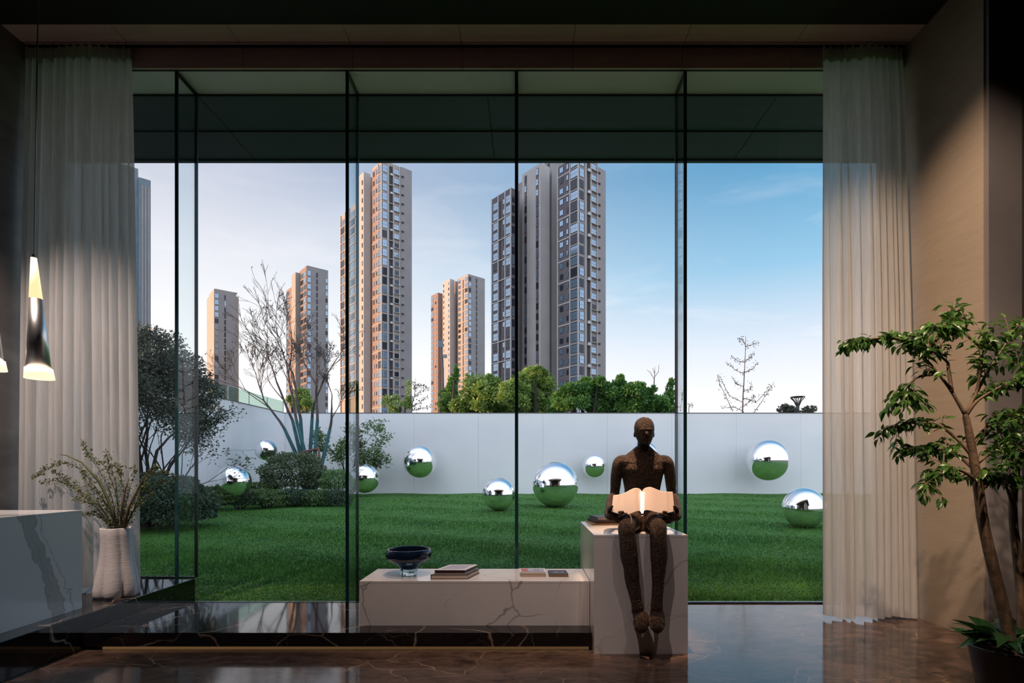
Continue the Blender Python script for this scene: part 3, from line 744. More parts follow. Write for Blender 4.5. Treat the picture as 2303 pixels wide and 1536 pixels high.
for s, w, m in (([(262, 1190), (250, 1140), (225, 1085), (185, 1040), (150, 1024), (132, 1022)], .017, 'blade_green'), ([(278, 1190), (290, 1140), (318, 1085), (342, 1050)], .013, 'blade_brown'),
                ([(272, 1190), (274, 1140), (282, 1100), (291, 1076)], .012, 'blade_brown')):
    pts = [P(a, c, 5.06) for a, c in s]; n = len(pts)
    mb = MB(); vs = []; 
    for i, p in enumerate(pts):
        tg = (pts[min(i + 1, n - 1)] - pts[max(i - 1, 0)]).normalized(); sd_ = tg.cross(Vector((0, 1, 0))).normalized()
        ww_ = w * (1 - (i / (n - 1)) ** 1.6) + .001
        vs += [p - sd_ * ww_, p + Vector((0, -.008, 0)), p + sd_ * ww_, p + Vector((0, .004, 0))]
    mb.loft([vs[i * 4:i * 4 + 4] for i in range(n)]); mb.build('blade', m, ar, smooth=True)

# ---- pendant lamps
def pendant(label, axis, d, cable_top):
    """axis: px of top of glass cone, cone/metal joint, metal/ring joint, ring bottom: (cx, cy, halfwidth)"""
    bot = P(axis[-1][0], axis[-1][1], d)
    o = thing('pendant_lamp', bot, label, 'pendant lamp', 'pendant lamps over the counter')
    def ring(cx, cy, hw, n=28):
        c = P(cx, cy, d); r = hw * d / F
        return [(c.x + r * math.cos(2 * math.pi * j / n), c.y + r * math.sin(2 * math.pi * j / n), c.z) for j in range(n)]
    A = axis
    MB().loft([ring(*A[0]), ring(*A[1])]).build('glass_cone', 'lamp_glass', o, smooth=True)
    MB().loft([ring(A[1][0], A[1][1] + .3, A[1][2] * 1.03), ring(*A[2])]).build('metal_cone', 'chrome', o, smooth=True)
    MB().loft([ring(A[2][0], A[2][1] + .3, A[2][2] * 1.12), ring(*A[3])]).build('diffuser_ring', 'lamp_ring', o, smooth=True)
    MB().tube([P(A[0][0], A[0][1] + 1, d), P(A[0][0], A[0][1] - 8, d)], [4 * d / F, 3 * d / F], 10).build('ferrule', 'steel', o)
    tp = P(A[0][0], A[0][1] - 7, d); ce = P(*cable_top, d); tdir = ce - tp
    ce = tp + tdir * ((CEIL - tp.z) / tdir.z)
    MB().tube([tp, ce], .0042, 8).build('cable', 'steel', o)
    MB().lathe([(.05, -.02), (.055, 0)], (ce.x, ce.y, ce.z), 20).build('canopy', 'black_metal', o)
    c = (P(*A[2][:2], d) + P(*A[3][:2], d)) / 2
    return o
pendant('conical pendant lamp with glowing glass tip and chrome body over the counter', [(76, 580, 5.5), (80.5, 672, 12), (87, 828, 22), (89, 852, 27)], 4.2, (86, 0))
pendant('conical pendant lamp cut by the left picture edge', [(-30, 592, 5.5), (-26.5, 680, 11.5), (-20, 810, 21), (-18, 833, 26)], 4.4, (-24, 0))

# ================================================================== BRONZE FIGURE
def catmull(pts, rads, per=6):
    P_ = [Vector(p) for p in pts]; o, r = [], []
    for q in range(len(P_) - 1):
        p0, p1, p2, p3 = P_[max(q - 1, 0)], P_[q], P_[q + 1], P_[min(q + 2, len(P_) - 1)]
        for i in range(per):
            t_ = i / per
            o.append(.5 * ((2 * p1) + (p2 - p0) * t_ + (2 * p0 - 5 * p1 + 4 * p2 - p3) * t_ * t_ + (3 * p1 - p0 - 3 * p2 + p3) * t_ ** 3))
            e = t_ * t_ * (3 - 2 * t_); r.append(rads[q] * (1 - e) + rads[q + 1] * e)
    o.append(P_[-1]); r.append(rads[-1]); return o, r
fig = MB()
def limb(pts, rads, n=16, flat=None):
    o, r = catmull(pts, rads); fig.tube(o, r, n, flat=flat)
    for p, q in ((pts[0], rads[0]), (pts[-1], rads[-1])): fig.ellipsoid(p, (q, q, q), 14)
cx = Xp(1446.5, 4.68)
tor = [(.958, .135, .105, 4.68), (.985, .165, .125, 4.68), (1.05, .176, .130, 4.69), (1.14, .163, .112, 4.71), (1.24, .150, .102, 4.72), (1.33, .156, .106, 4.72), (1.42, .174, .116, 4.715),
       (1.50, .192, .122, 4.71), (1.565, .205, .112, 4.705), (1.608, .172, .092, 4.70), (1.642, .128, .078, 4.695), (1.672, .092, .068, 4.69), (1.70, .060, .058, 4.68)]
fig.loft([[(cx + rx * math.copysign(abs(math.cos(a)) ** .85, math.cos(a)), cy + ry * math.copysign(abs(math.sin(a)) ** .85, math.sin(a)), z)
           for a in [2 * math.pi * j / 28 for j in range(28)]] for z, rx, ry, cy in tor])
limb([(cx, 4.685, 1.64), (cx, 4.665, 1.72), (cx, 4.655, 1.79)], [.060, .052, .054])
hc = Vector((cx, 4.635, 1.838))
fig.loft([[(cx + rx * math.cos(a), hc.y + oy + ry * math.sin(a), z) for a in [2 * math.pi * j / 24 for j in range(24)]]
          for z, rx, ry, oy in [(1.700, .022, .022, -.035), (1.712, .040, .050, -.028), (1.735, .055, .072, -.018), (1.765, .068, .088, -.008), (1.80, .079, .099, 0),
                                (1.84, .0855, .105, .004), (1.875, .085, .104, .006), (1.905, .077, .094, .006), (1.930, .060, .073, .006), (1.945, .036, .045, .006), (1.952, .008, .01, .006)]])
fig.ellipsoid((cx, hc.y - .098, 1.797), (.013, .018, .024), 12)      # nose
fig.ellipsoid((cx, hc.y - .083, 1.838), (.055, .020, .012), 12)      # brow
fig.ellipsoid((cx, hc.y - .082, 1.757), (.024, .014, .008), 12)      # lips
fig.ellipsoid((cx, hc.y - .070, 1.722), (.026, .024, .018), 12)      # chin
for s in (-1, 1): fig.ellipsoid((cx + s * .083, hc.y + .012, 1.80), (.008, .018, .028), 12)   # ears
for s in (-1, 1):
    # chest and shoulder blades
    fig.ellipsoid((cx + s * .075, 4.650, 1.50), (.095, .058, .085), 16)
    sh = P(1446.5 + s * 52.5, 1040, 4.70); el = P(1446.5 + s * 64.5, 1112, 4.74); wr = P(1446.5 + s * 77, 1147, 4.44)
    limb([sh + Vector((-s * .06, 0, .012)), sh, sh.lerp(el, .35) + Vector((s * .012, 0, 0)), el, el.lerp(wr, .35) + Vector((s * .01, 0, 0)), wr], [.052, .056, .050, .041, .043, .030])
    # hand: palm under the book edge, four fingers reaching inwards, thumb up at the side
    pc = P(1446.5 + s * 72, 1161, 4.36)
    limb([wr, P(1446.5 + s * 76, 1156, 4.40), pc, P(1446.5 + s * 62, 1163, 4.345)], [.033, .042, .047, .038], flat=.85)
    limb([P(1446.5 + s * 75, 1156, 4.385), P(1446.5 + s * 76, 1147, 4.34), P(1446.5 + s * 70, 1139, 4.30)], [.018, .0165, .012])
    fr = [[(62, 1156, 4.345), (55, 1153.5, 4.295), (46, 1151.5, 4.270)], [(60, 1161, 4.335), (50, 1160, 4.280), (38, 1156, 4.262)],
          [(61, 1167, 4.345), (51, 1168, 4.31), (41, 1165, 4.30)], [(64, 1172, 4.36), (55, 1174.5, 4.335), (47, 1172, 4.335)]]
    for f3, rr in zip(fr, (.0150, .0155, .0150, .0135)):
        q3 = [P(1446.5 + s * a, c_, d_) for a, c_, d_ in f3]
        limb([pc] + q3, [.019, rr, rr, rr * .8], 12)
# legs: thighs on the block, shins hanging in front of it, toes down
for s, knee, pts in ((-1, (1409.5, 1187), [((1411, 1210), .0635), ((1415, 1250), .0665), ((1420, 1280), .056), ((1426, 1312), .0445), ((1431, 1346), .0425), ((1434, 1366), .046)]),
                     (1, (1480, 1187), [((1480.5, 1210), .0635), ((1482, 1250), .0655), ((1481, 1280), .055), ((1480, 1312), .0450), ((1478, 1346), .0425), ((1477, 1366), .046)])):
    hip = Vector((cx + s * .088, 4.68, 1.05)); kn = P(*knee, 4.235)
    mid = hip.lerp(kn, .55) + Vector((0, 0, .012))
    chain = [hip, mid, P(knee[0], knee[1], 4.25)] + [P(*p, 4.215) for p, _ in pts]
    limb(chain, [.090, .082, .069] + [r * 1.04 for _, r in pts])
    fx = 1441.5 if s < 0 else 1478
    an_ = P(*pts[-1][0], 4.215)
    limb([P(pts[-1][0][0], 1374, 4.250), P(fx, 1388, 4.205), P(fx, 1402, 4.150), P(fx, 1411, 4.112)], [.050, .060, .062, .046], flat=.95)
    for q in range(5):                                              # toes
        tx = fx + (q - 2) * 6.2
        limb([P(tx, 1404, 4.135), P(tx, 1415 - abs(q - 2) * .6, 4.088 + abs(q - 2) * .006)], [.014, .0105], 8)
tmp = bpy.data.objects.new('figure_tmp', fig.mesh('figure_tmp', 'bronze')); COL.objects.link(tmp)
rm = tmp.modifiers.new('remesh', 'REMESH'); rm.mode = 'VOXEL'; rm.voxel_size = .0052; rm.use_smooth_shade = True
sm = tmp.modifiers.new('smooth', 'SMOOTH'); sm.factor = .5; sm.iterations = 3
tx1 = bpy.data.textures.new('clay_strokes', 'CLOUDS'); tx1.noise_scale = .009; tx1.noise_depth = 2
dp = tmp.modifiers.new('displace', 'DISPLACE'); dp.texture = tx1; dp.strength = .0042; dp.mid_level = .5; dp.texture_coords = 'GLOBAL'
me = bpy.data.meshes.new_from_object(tmp.evaluated_get(bpy.context.evaluated_depsgraph_get()))
bpy.data.objects.remove(tmp)
sc_ = thing('figure_sculpture', (cx, 4.68, pz), 'dark bronze seated human figure holding a glowing open book, legs hanging', 'sculpture')
me.name = 'body'; me.transform(Matrix.Translation(-Vector((cx, 4.68, pz))))
if not me.materials: me.materials.append(MATS['bronze'])
me.polygons.foreach_set('use_smooth', [True] * len(me.polygons))
bo_ = bpy.data.objects.new('body', me); COL.objects.link(bo_); bo_.parent = sc_

# ---- glowing open book in the hands
def zp(a, b_): return 1350 + a / 12.12, 1080 + b_ / 12.12
topL = [(355, 425), (500, 402), (620, 378), (720, 335), (850, 250), (960, 215), (1050, 225), (1105, 262), (1138, 300)]
botL = [(310, 850), (480, 905), (640, 965), (745, 940), (860, 892), (970, 845), (1050, 832), (1100, 850), (1135, 905)]
topR = [(1150, 300), (1180, 252), (1260, 205), (1370, 185), (1480, 225), (1620, 295), (1730, 318), (1840, 325), (1975, 325)]
botR = [(1155, 905), (1190, 832), (1260, 805), (1370, 825), (1500, 862), (1640, 895), (1780, 902), (1870, 884), (2022, 842)]
bk_ = thing('open_book', P(1444, 1158, 4.30), 'open light-filled book held in the bronze figure\'s hands', 'book')
for tp_, bt_, nm in ((topL, botL, 'page_left'), (topR, botR, 'page_right')):
    tp_, bt_ = [[(float(np.interp(q, range(len(L)), [p[0] for p in L])), float(np.interp(q, range(len(L)), [p[1] for p in L]))) for q in np.linspace(0, len(L) - 1, 33)] for L in (tp_, bt_)]
    for L in (tp_, bt_):
        ys = [p[1] for p in L]
        for _ in range(6): ys = [ys[0]] + [(ys[i - 1] + 2 * ys[i] + ys[i + 1]) / 4 for i in range(1, len(ys) - 1)] + [ys[-1]]
        L[:] = [(p[0], y) for p, y in zip(L, ys)]
    n = len(tp_); NV = 6; fr_, bk2 = [], []
    for j in range(NV + 1):
        v_ = j / NV
        for i in range(n):
            a = zp(*tp_[i]); c = zp(*bt_[i]); g = i / (n - 1) if nm == 'page_left' else 1 - i / (n - 1)   # 1 at gutter
            dd = (4.285 * (1 - v_) + 4.385 * v_) - .022 * math.sin(math.pi * min(1, g * 1.25)) + .03 * max(0, g - .85) / .15 + .10 * max(0, .17 - g)
            pp = P(a[0] * v_ + c[0] * (1 - v_), a[1] * v_ + c[1] * (1 - v_), dd)
            fr_.append(pp); bk2.append(pp + Vector((0, .011, .003)))
    N = len(fr_); fs = []
    for j in range(NV):
        for i in range(n - 1):
            q = j * n + i
            fs.append((q, q + 1, q + n + 1, q + n)); fs.append((N + q, N + q + n, N + q + n + 1, N + q + 1))
    for i in range(n - 1):
        fs.append((i, N + i, N + i + 1, i + 1)); q = NV * n + i; fs.append((q, q + 1, N + q + 1, N + q))
    for j in range(NV):
        q = j * n; fs.append((q, q + n, N + q + n, N + q)); q = j * n + n - 1; fs.append((q, N + q, N + q + n, q + n))
    MB().add(fr_ + bk2, fs).build('pages', 'page_paper', bk_, smooth=False)
mb = MB(); a = P(1444.3, 1106, 4.375); c = P(1444.6, 1155, 4.292)
mb.tube([a, c], [.0060, .0080], 10).build('light_tube', 'led_book', bk_, smooth=True)
MB().tube([c, c + (c - a).normalized() * .018], [.0105, .010], 10).build('tube_cap', 'steel', bk_)
MB().tube([P(1416, 1157, 4.262), P(1419, 1162, 4.20), P(1421, 1170, 4.165), P(1419, 1176, 4.158)], .0016, 6).build('cable', 'paper_white', bk_)

# ================================================================== MIRROR BALLS IN THE GARDEN
def ball(px, py, wpx, d, label, wall=False, sit=True):
    """ball seen at (px, py), wpx wide at its equator line; resting on the lawn or fixed to the garden wall"""
    th = math.hypot(px - VX, 0) / F
    r = wpx / 2 * d / F / math.sqrt(1 + th * th) ** 1.0
    c = P(px, py, d)
    if sit: c.z = gz(d) + r - .01
    o = thing('mirror_ball', (c.x, c.y, c.z - r), label, 'mirror ball', 'mirror-polished balls in the garden')
    MB().ellipsoid(c, (r, r, r), 64).build('shell', 'mirror_steel', o, smooth=True)
    if wall == 'left':
        MB().tube([c - Vector((r * .97, 0, 0)), Vector((-10.9, c.y, c.z))], .013, 12).build('wall_rod', 'steel', o)
        MB().tube([Vector((-10.88, c.y, c.z)), Vector((-10.9, c.y, c.z))], .09, 16).build('wall_plate', 'steel', o)
    elif wall:
        MB().tube([c + Vector((0, r * .97, 0)), Vector((c.x, 24.0, c.z))], .03, 12).build('wall_rod', 'steel', o)
        MB().tube([Vector((c.x, 23.97, c.z)), Vector((c.x, 24.0, c.z))], .09, 16).build('wall_plate', 'steel', o)
    return o
ball(525.5, 1083, 83, 16.3, 'mirror ball low in front of the hedge, leftmost of all', sit=False)
ball(598, 1012, 53, 19.4, 'small mirror ball high on the wall left of the bare tree', 'left', False)
ball(820, 1075, 70, 22.0, 'mirror ball beside the leafy shrub, crossed by the second fin', True, False)
ball(944.5, 1038, 76, 22.8, 'mirror ball high on the white wall left of the middle fin', True, False)
ball(1122, 1112.5, 74, 16.4, 'mirror ball on the grass partly behind the middle fin', sit=True)
ball(1249, 1096, 103, 17.4, 'large mirror ball low on the grass right of the middle fin', sit=True)
ball(1337, 1047.5, 55, 23.2, 'smallest mirror ball, just left of the figure\'s shoulder', True, False)
ball(1447, 1027, 74, 22.8, 'mirror ball almost wholly hidden behind the figure\'s neck', True, False)
ball(1727, 1035, 101, 22.6, 'mirror ball high on the white wall right of the figure', True, False)
ball(1808, 1150, 103, 12.3, 'mirror ball low on the grass beside the right curtain', sit=True)

# ================================================================== GARDEN PLANTS
def bush(name, label, px, py, d, rx, ry, rz, n, L, Wd, m, ground=None, inner=.7, cat='shrub', stem='bark_dark', extra=()):
    c = P(px, py, d); z0 = gz(d) if ground is None else ground
    o = thing(name, (c.x, c.y, z0), label, cat)
    allp, alld = [], []
    for (ox, oy, oz, sx_, sy_, sz_, share) in [(0, 0, 0, 1, 1, 1, 1.0)] + list(extra):
        pts, nr = shell_points((c.x + ox, c.y + oy, c.z + oz), (rx * sx_, ry * sy_, rz * sz_), int(n * share), inner)
        allp.append(pts); alld.append(nr * .7 + RNG.normal(size=nr.shape) * .6)
    pts = np.concatenate(allp); dr = np.concatenate(alld)
    k_ = pts[:, 2] > z0; 
    leaf_cloud('foliage', pts[k_], dr[k_], L, Wd, m, o)
    for q in range(4):
        a = q * 1.6; r0 = min(rx, ry) * .12
        MB().tube([(c.x + r0 * math.cos(a), c.y + r0 * math.sin(a), z0 - .02), (c.x + rx * .3 * math.cos(a), c.y + ry * .3 * math.sin(a), (z0 + c.z) / 2), (c.x + rx * .5 * math.cos(a), c.y + ry * .5 * math.sin(a), c.z + rz * .2)],
                  [.03, .022, .010], 6).build('stem', stem, o)
    return o
bush('clipped_hedge', 'tall dark clipped hedge at the left, behind the first fin', 372, 1132, 11.9, .88, .8, .62, 9000, .085, .045, 'leaf_hedge', extra=[(-.9, .2, .1, 1, 1, 1, 1.0), (.10, .5, -.1, .75, .9, .8, .6)])
bush('round_shrub', 'dome-shaped clipped shrub in front of the bare tree', 662, 1066, 19.0, 1.05, 1.0, .78, 8000, .10, .055, 'leaf_round')
bush('pale_shrub', 'small pale green rounded shrub beside the round clipped shrub', 757, 1084, 18.6, .55, .5, .42, 3000, .08, .045, 'leaf_light')
for q, (px, py, d_, rx) in enumerate([(475, 1112, 16.2, .75), (540, 1118, 17.0, .8), (600, 1116, 17.2, .75), (655, 1115, 17.6, .7), (705, 1117, 17.8, .65), (752, 1117, 18.0, .6), (578, 1100, 18.4, .8), (535, 1098, 18.4, .55)]):
    bush('low_hedge_shrub', ['low hedge shrub at the left end of the bed', 'low hedge shrub below the leftmost mirror ball', 'low hedge shrub left of the dome shrub, front row', 'low hedge shrub under the dome-shaped shrub',
                             'low hedge shrub under the bare tree', 'low hedge shrub at the right end of the bed', 'low hedge shrub in the back row left of the dome shrub', 'low hedge shrub in the back row behind the leftmost mirror ball'][q],
         px, py + 4, d_, rx, .55, .27, 2600, .085, .045, 'leaf_hedge' if q % 2 else 'leaf_shrub')
def grow(mb, p, dirv, length, rad, depth, tips, spread, up, rnd, nseg=4, minr=.004, kids=(2, 3), shrink=.72):
    pts = [p.copy()]; rads = [rad]; d0 = dirv.normalized()
    for q in range(nseg):
        d0 = (d0 + Vector((rnd.gauss(0, .10), rnd.gauss(0, .10), rnd.gauss(0, .05) + up * .08))).normalized()
        pts.append(pts[-1] + d0 * (length / nseg)); rads.append(max(minr, rad * (1 - .38 * (q + 1) / nseg)))
    mb.tube(pts, rads, 5 if rad < .03 else 7, caps=depth == 0)
    if depth == 0:
        tips.append((pts[-1], d0)); tips.append((pts[-2], d0)); return
    tips.append((pts[-1], d0)) if depth == 1 else None
    for q in range(rnd.randint(*kids)):
        at = pts[-1] if q == 0 else pts[rnd.randint(2, nseg)]
        ax = Vector((rnd.gauss(0, 1), rnd.gauss(0, 1), rnd.gauss(0, .4))); ax = (ax - d0 * ax.dot(d0)).normalized()
        grow(mb, at, (d0 + ax * spread * rnd.uniform(.5, 1.1)), length * shrink * rnd.uniform(.8, 1.15), rads[-1] * (.88 if q == 0 else .62), depth - 1, tips, spread, up, rnd, nseg, minr, kids, shrink)
# evergreen multi-stem tree at the left
rnd = random.Random(11)
b0 = P(330, 1075, 12.4); b0.z = gz(12.4)
o = thing('evergreen_tree', b0, 'dark many-stemmed evergreen tree behind the left curtain edge', 'tree')
tips = []
for q, (px, py) in enumerate([(318, 850), (345, 840), (372, 850), (400, 880), (425, 915), (440, 955), (300, 860), (355, 900), (455, 1000)]):
    tgt = P(px, py, 12.4 + rnd.uniform(-.7, .7)); mb = MB(); dv = tgt - b0
    grow(mb, b0 + Vector((rnd.uniform(-.12, .12), rnd.uniform(-.12, .12), -.02)), dv, dv.length * .55, .062 - .003 * q, 4, tips, .5, .3, rnd, kids=(2, 3), shrink=.60)
    mb.build('stem', 'bark_dark', o)
lp, ld = [], []
for p_, d_ in tips:
    if p_.z < 1.55 or (p_.z < 2.2 and rnd.random() < .5): continue
    for q in range(12):
        lp.append(p_ + Vector((rnd.gauss(0, .14), rnd.gauss(0, .14), rnd.gauss(0, .13)))); ld.append(d_ + Vector((rnd.gauss(0, .8), rnd.gauss(0, .8), rnd.gauss(-.4, .6))))
for c_, r_, n_ in (((345, 800), .80, 3600), ((400, 840), .66, 2800), ((448, 880), .46, 1800), ((320, 775), .60, 2200), ((380, 880), .75, 2200), ((466, 930), .36, 700), ((300, 850), .8, 2000), ((425, 960), .5, 600)):
    cc_ = P(*c_, 12.5); pts, nr = shell_points(cc_, (r_, r_, r_ * .8), n_, .3, -1)
    lp += [Vector(x_) for x_ in pts]; ld += [Vector(x_) + Vector((0, 0, -.4)) for x_ in nr + RNG.normal(size=nr.shape) * .7]
leaf_cloud('foliage', lp, ld, .085, .036, 'leaf_tree_dark', o)
# bare tree with blue-green painted trunks
rnd = random.Random(5)
b0 = P(700, 1090, 20.0); b0.z = gz(20.0)
o = thing('bare_tree', b0, 'leafless spreading tree with blue-green painted trunks before the white wall', 'tree')
tips = []
for q, (mid_, top_) in enumerate([((658, 945), (580, 745)), ((676, 940), (622, 690)), ((702, 940), (686, 740)), ((714, 945), (716, 760)), ((742, 965), (770, 850)), ((640, 965), (535, 800)), ((668, 950), (600, 700))]):
    st_ = b0 + Vector(((q - 3) * .08, rnd.uniform(-.1, .1), 0)); mm_ = P(*mid_, 20.0 + rnd.uniform(-.4, .4)); tp_ = P(*top_, 20.0 + rnd.uniform(-.8, .8))
    pts, rr = catmull([st_, st_.lerp(mm_, .5) + Vector((rnd.uniform(-.1, .1), 0, 0)), mm_], [.085, .075, .062], 5)
    MB().tube(pts, rr, 8).build('painted_trunk', 'bark_teal', o)
    mb = MB(); dv = tp_ - mm_
    grow(mb, mm_, dv, dv.length * .41, .052, 5, tips, .44, .10, rnd, minr=.0058, kids=(2, 4), shrink=.70)
    mb.build('bough', 'bark_grey', o)
lp = [p_ for p_, d_ in tips if rnd.random() < .10]
leaf_cloud('foliage', lp, [Vector((rnd.gauss(0, 1), rnd.gauss(0, 1), rnd.gauss(0, 1))) for _ in lp], .10, .06, 'leaf_tree_dark', o)
br = thing('tree_brace', P(722, 1080, 19.6), 'reddish wooden brace propping the bare tree', 'tree stake')
MB().tube([P(716, 1008, 19.6), P(727, 1092, 19.4)], .045, 8).build('stake', 'stake_wood', br)
MB().tube([P(678, 1017, 19.7), P(718, 1009, 19.7)], .04, 8).build('crossbar', 'stake_wood', br)
# leafy shrub-tree in front of the wall
rnd = random.Random(21)
b0 = P(785, 1092, 22.5); b0.z = gz(22.5)
o = thing('leafy_shrub', b0, 'airy leafy shrub standing before the wall at the second fin', 'shrub')
tips = []
for px, py in [(760, 1010), (772, 968), (790, 985), (812, 955), (835, 985), (852, 1020), (800, 1010), (820, 1030)]:
    dv = P(px, py, 22.4 + rnd.uniform(-.2, .2)) - b0; mb = MB()
    grow(mb, b0 + Vector((rnd.uniform(-.05, .05), 0, -.02)), dv, dv.length * .62, .035, 3, tips, .42, .2, rnd, kids=(2, 3), shrink=.5)
    mb.build('stem', 'bark_dark', o)
lp, ld = [], []
for p_, d_ in tips:
    for q in range(13):
        lp.append(p_ + Vector((rnd.gauss(0, .13), rnd.gauss(0, .13), rnd.gauss(0, .12)))); ld.append((rnd.gauss(0, 1), rnd.gauss(0, 1), rnd.gauss(0, .7)))
leaf_cloud('foliage', lp, ld, .12, .07, 'leaf_shrub', o)

# ---- trees beyond the wall
def crown_tree(label, blobs, d, n, L, m, trunk_px, seed, name='broadleaf_tree', base=-.3):
    r2 = random.Random(seed)
    bx_ = P(trunk_px, 1000, d); b_ = Vector((bx_.x, d, base))
    o = thing(name, b_, label, 'tree', 'trees beyond the garden wall')
    lp, ld = [], []
    for px, py, rp, rq in blobs:
        c = P(px, py, d + r2.uniform(-1.2, 1.2)); rx = rp * d / F; rz = rq * d / F
        nn_ = int(n * rp * rq / 900)
        sub = max(4, int(rp * rq / 90))
        for s_ in range(sub):
            u = RNG.normal(size=3); u /= np.linalg.norm(u); u *= RNG.uniform(.45, .85)
            cc = (c.x + u[0] * rx, c.y + u[1] * rx, c.z + u[2] * rz); rr = RNG.uniform(.28, .45)
            pts, nr = shell_points(cc, (rx * rr, rx * rr, rz * rr), max(12, nn_ // sub), .3, -1)
            lp.append(pts); ld.append(nr + RNG.normal(size=nr.shape) * .7)
        MB().tube([b_, b_.lerp(c, .6), c], [.22, .14, .05], 7).build('trunk', 'bark_dark', o)
    leaf_cloud('foliage', np.concatenate(lp), np.concatenate(ld), L, L * .55, m, o)
    return o
crown_tree('bushy light green tree beyond the wall left of the middle fin', [(1085, 888, 48, 42), (1060, 915, 45, 30), (1120, 905, 42, 40), (1100, 862, 28, 20)], 38, 2600, .26, 'leaf_far', 1090, 1)
crown_tree('bushy light green tree beyond the wall just right of the middle fin', [(1200, 868, 45, 38), (1215, 905, 50, 32), (1165, 895, 42, 38), (1205, 840, 24, 16)], 36, 2600, .25, 'leaf_far', 1200, 2)
crown_tree('deep green bushy tree in front of the tallest tower', [(1290, 890, 42, 36), (1330, 880, 42, 30), (1265, 910, 35, 26), (1350, 910, 45, 26), (1310, 862, 22, 15), (1280, 872, 14, 12), (1345, 858, 16, 12)], 34, 2600, .24, 'leaf_far_deep', 1310, 3)
crown_tree('deep green bushy tree right of the tallest tower', [(1385, 885, 38, 28), (1425, 893, 40, 28), (1400, 912, 45, 22), (1395, 862, 14, 14), (1435, 872, 16, 14)], 34, 2600, .24, 'leaf_far_deep', 1400, 4)
crown_tree('deep green tree beyond the wall reaching the fin behind the figure', [(1468, 898, 36, 26), (1500, 905, 24, 30), (1480, 914, 40, 18), (1508, 872, 7, 22), (1462, 878, 12, 12)], 33, 2400, .24, 'leaf_far_deep', 1480, 5)
crown_tree('loose feathery tree before the orange tower with three steps', [(1005, 900, 26, 30), (1018, 865, 15, 26), (990, 915, 22, 18), (1022, 838, 7, 14)], 40, 1500, .26, 'leaf_far_deep', 1008, 6)
crown_tree('small green tree beyond the wall behind the bare tree', [(672, 893, 20, 34), (690, 912, 18, 20), (655, 905, 10, 16)], 34, 1500, .2, 'leaf_far', 678, 7)
crown_tree('thin yellow-green sapling before the tall tower at the second fin', [(880, 900, 20, 26), (912, 890, 12, 34), (900, 915, 22, 14)], 36, 700, .2, 'leaf_far', 898, 8)
crown_tree('dusty low tree at the far right of the wall', [(1775, 920, 20, 10), (1800, 923, 30, 7), (1762, 922, 12, 6)], 40, 2200, .22, 'leaf_far_grey', 1780, 9)
# thin saplings drawn branch by branch
def sapling(label, d, trunk, branches, m_leaf, nl, L, seed, r0=.05):
    r2 = random.Random(seed); top = [P(a, c, d) for a, c in trunk]
    b_ = Vector((top[0].x, d, -.3)); o = thing('sapling', b_, label, 'tree', 'thin saplings beyond the wall')
    pts, rr = catmull([b_] + top, [r0] + [r0 * (1 - .8 * (i + 1) / len(top)) for i in range(len(top))], 4)
    MB().tube(pts, rr, 6).build('trunk', 'bark_grey', o)
    lp = []
    for bl in branches:
        bp = [P(a, c, d + r2.uniform(-.3, .3)) for a, c in bl]
        MB().tube(bp, [r0 * .4 * (1 - .7 * i / len(bp)) for i in range(len(bp))], 5).build('branch', 'bark_grey', o)
        for q in range(len(bp) - 1):
            for s_ in range(nl):
                lp.append(bp[q].lerp(bp[q + 1], r2.random()) + Vector((r2.gauss(0, .07), r2.gauss(0, .07), r2.gauss(0, .07))))
    leaf_cloud('foliage', lp, [(r2.gauss(0, 1), r2.gauss(0, 1), r2.gauss(0, 1)) for _ in lp], L, L * .6, m_leaf, o)
sapling('thin bare-topped sapling standing alone at right beyond the wall', 31, [(1670, 930), (1673, 860), (1676, 800), (1677, 755)],
        [[(1671, 905), (1640, 890), (1618, 845)], [(1648, 925), (1632, 890), (1617, 860), (1615, 842)], [(1672, 895), (1700, 905), (1725, 880), (1741, 862)], [(1673, 870), (1655, 862), (1645, 846)], [(1674, 840), (1655, 833), (1632, 815)],
         [(1674, 838), (1695, 828), (1703, 815)], [(1675, 815), (1660, 812), (1645, 802)], [(1676, 812), (1688, 803), (1695, 792)], [(1672, 925), (1650, 915), (1622, 918)], [(1672, 880), (1688, 875), (1690, 858)], [(1671, 915), (1690, 900), (1698, 888)],
         [(1695, 928), (1712, 905), (1735, 868)], [(1676, 780), (1688, 776), (1704, 772)], [(1676, 775), (1668, 764), (1662, 760)]], 'leaf_far_grey', 16, .11, 3)
sapling('thin grey-leaved sapling right of the tall tower at the second fin', 34, [(926, 930), (932, 890), (935, 850)],
        [[(928, 915), (945, 905), (962, 890)], [(930, 895), (945, 880), (966, 872)], [(932, 875), (943, 865), (955, 868)], [(930, 900), (922, 890)], [(927, 922), (945, 918), (968, 915)], [(933, 868), (925, 860)]], 'leaf_far_grey', 26, .13, 4, .045)
sapling('bare twiggy sapling rising behind the deep green trees', 40, [(1471, 880), (1472, 850), (1473, 825)], [[(1471, 852), (1463, 838), (1455, 832)], [(1472, 848), (1481, 836), (1482, 822)], [(1472, 840), (1468, 828)]], 'leaf_far_grey', 2, .1, 5, .06)
sapling('short twig-like sapling just right of the fin behind the figure', 30, [(1549, 930), (1553, 912), (1557, 905)], [[(1552, 915), (1558, 908)], [(1530, 925), (1534, 895), (1536, 885)]], 'leaf_far_grey', 16, .1, 6, .03)
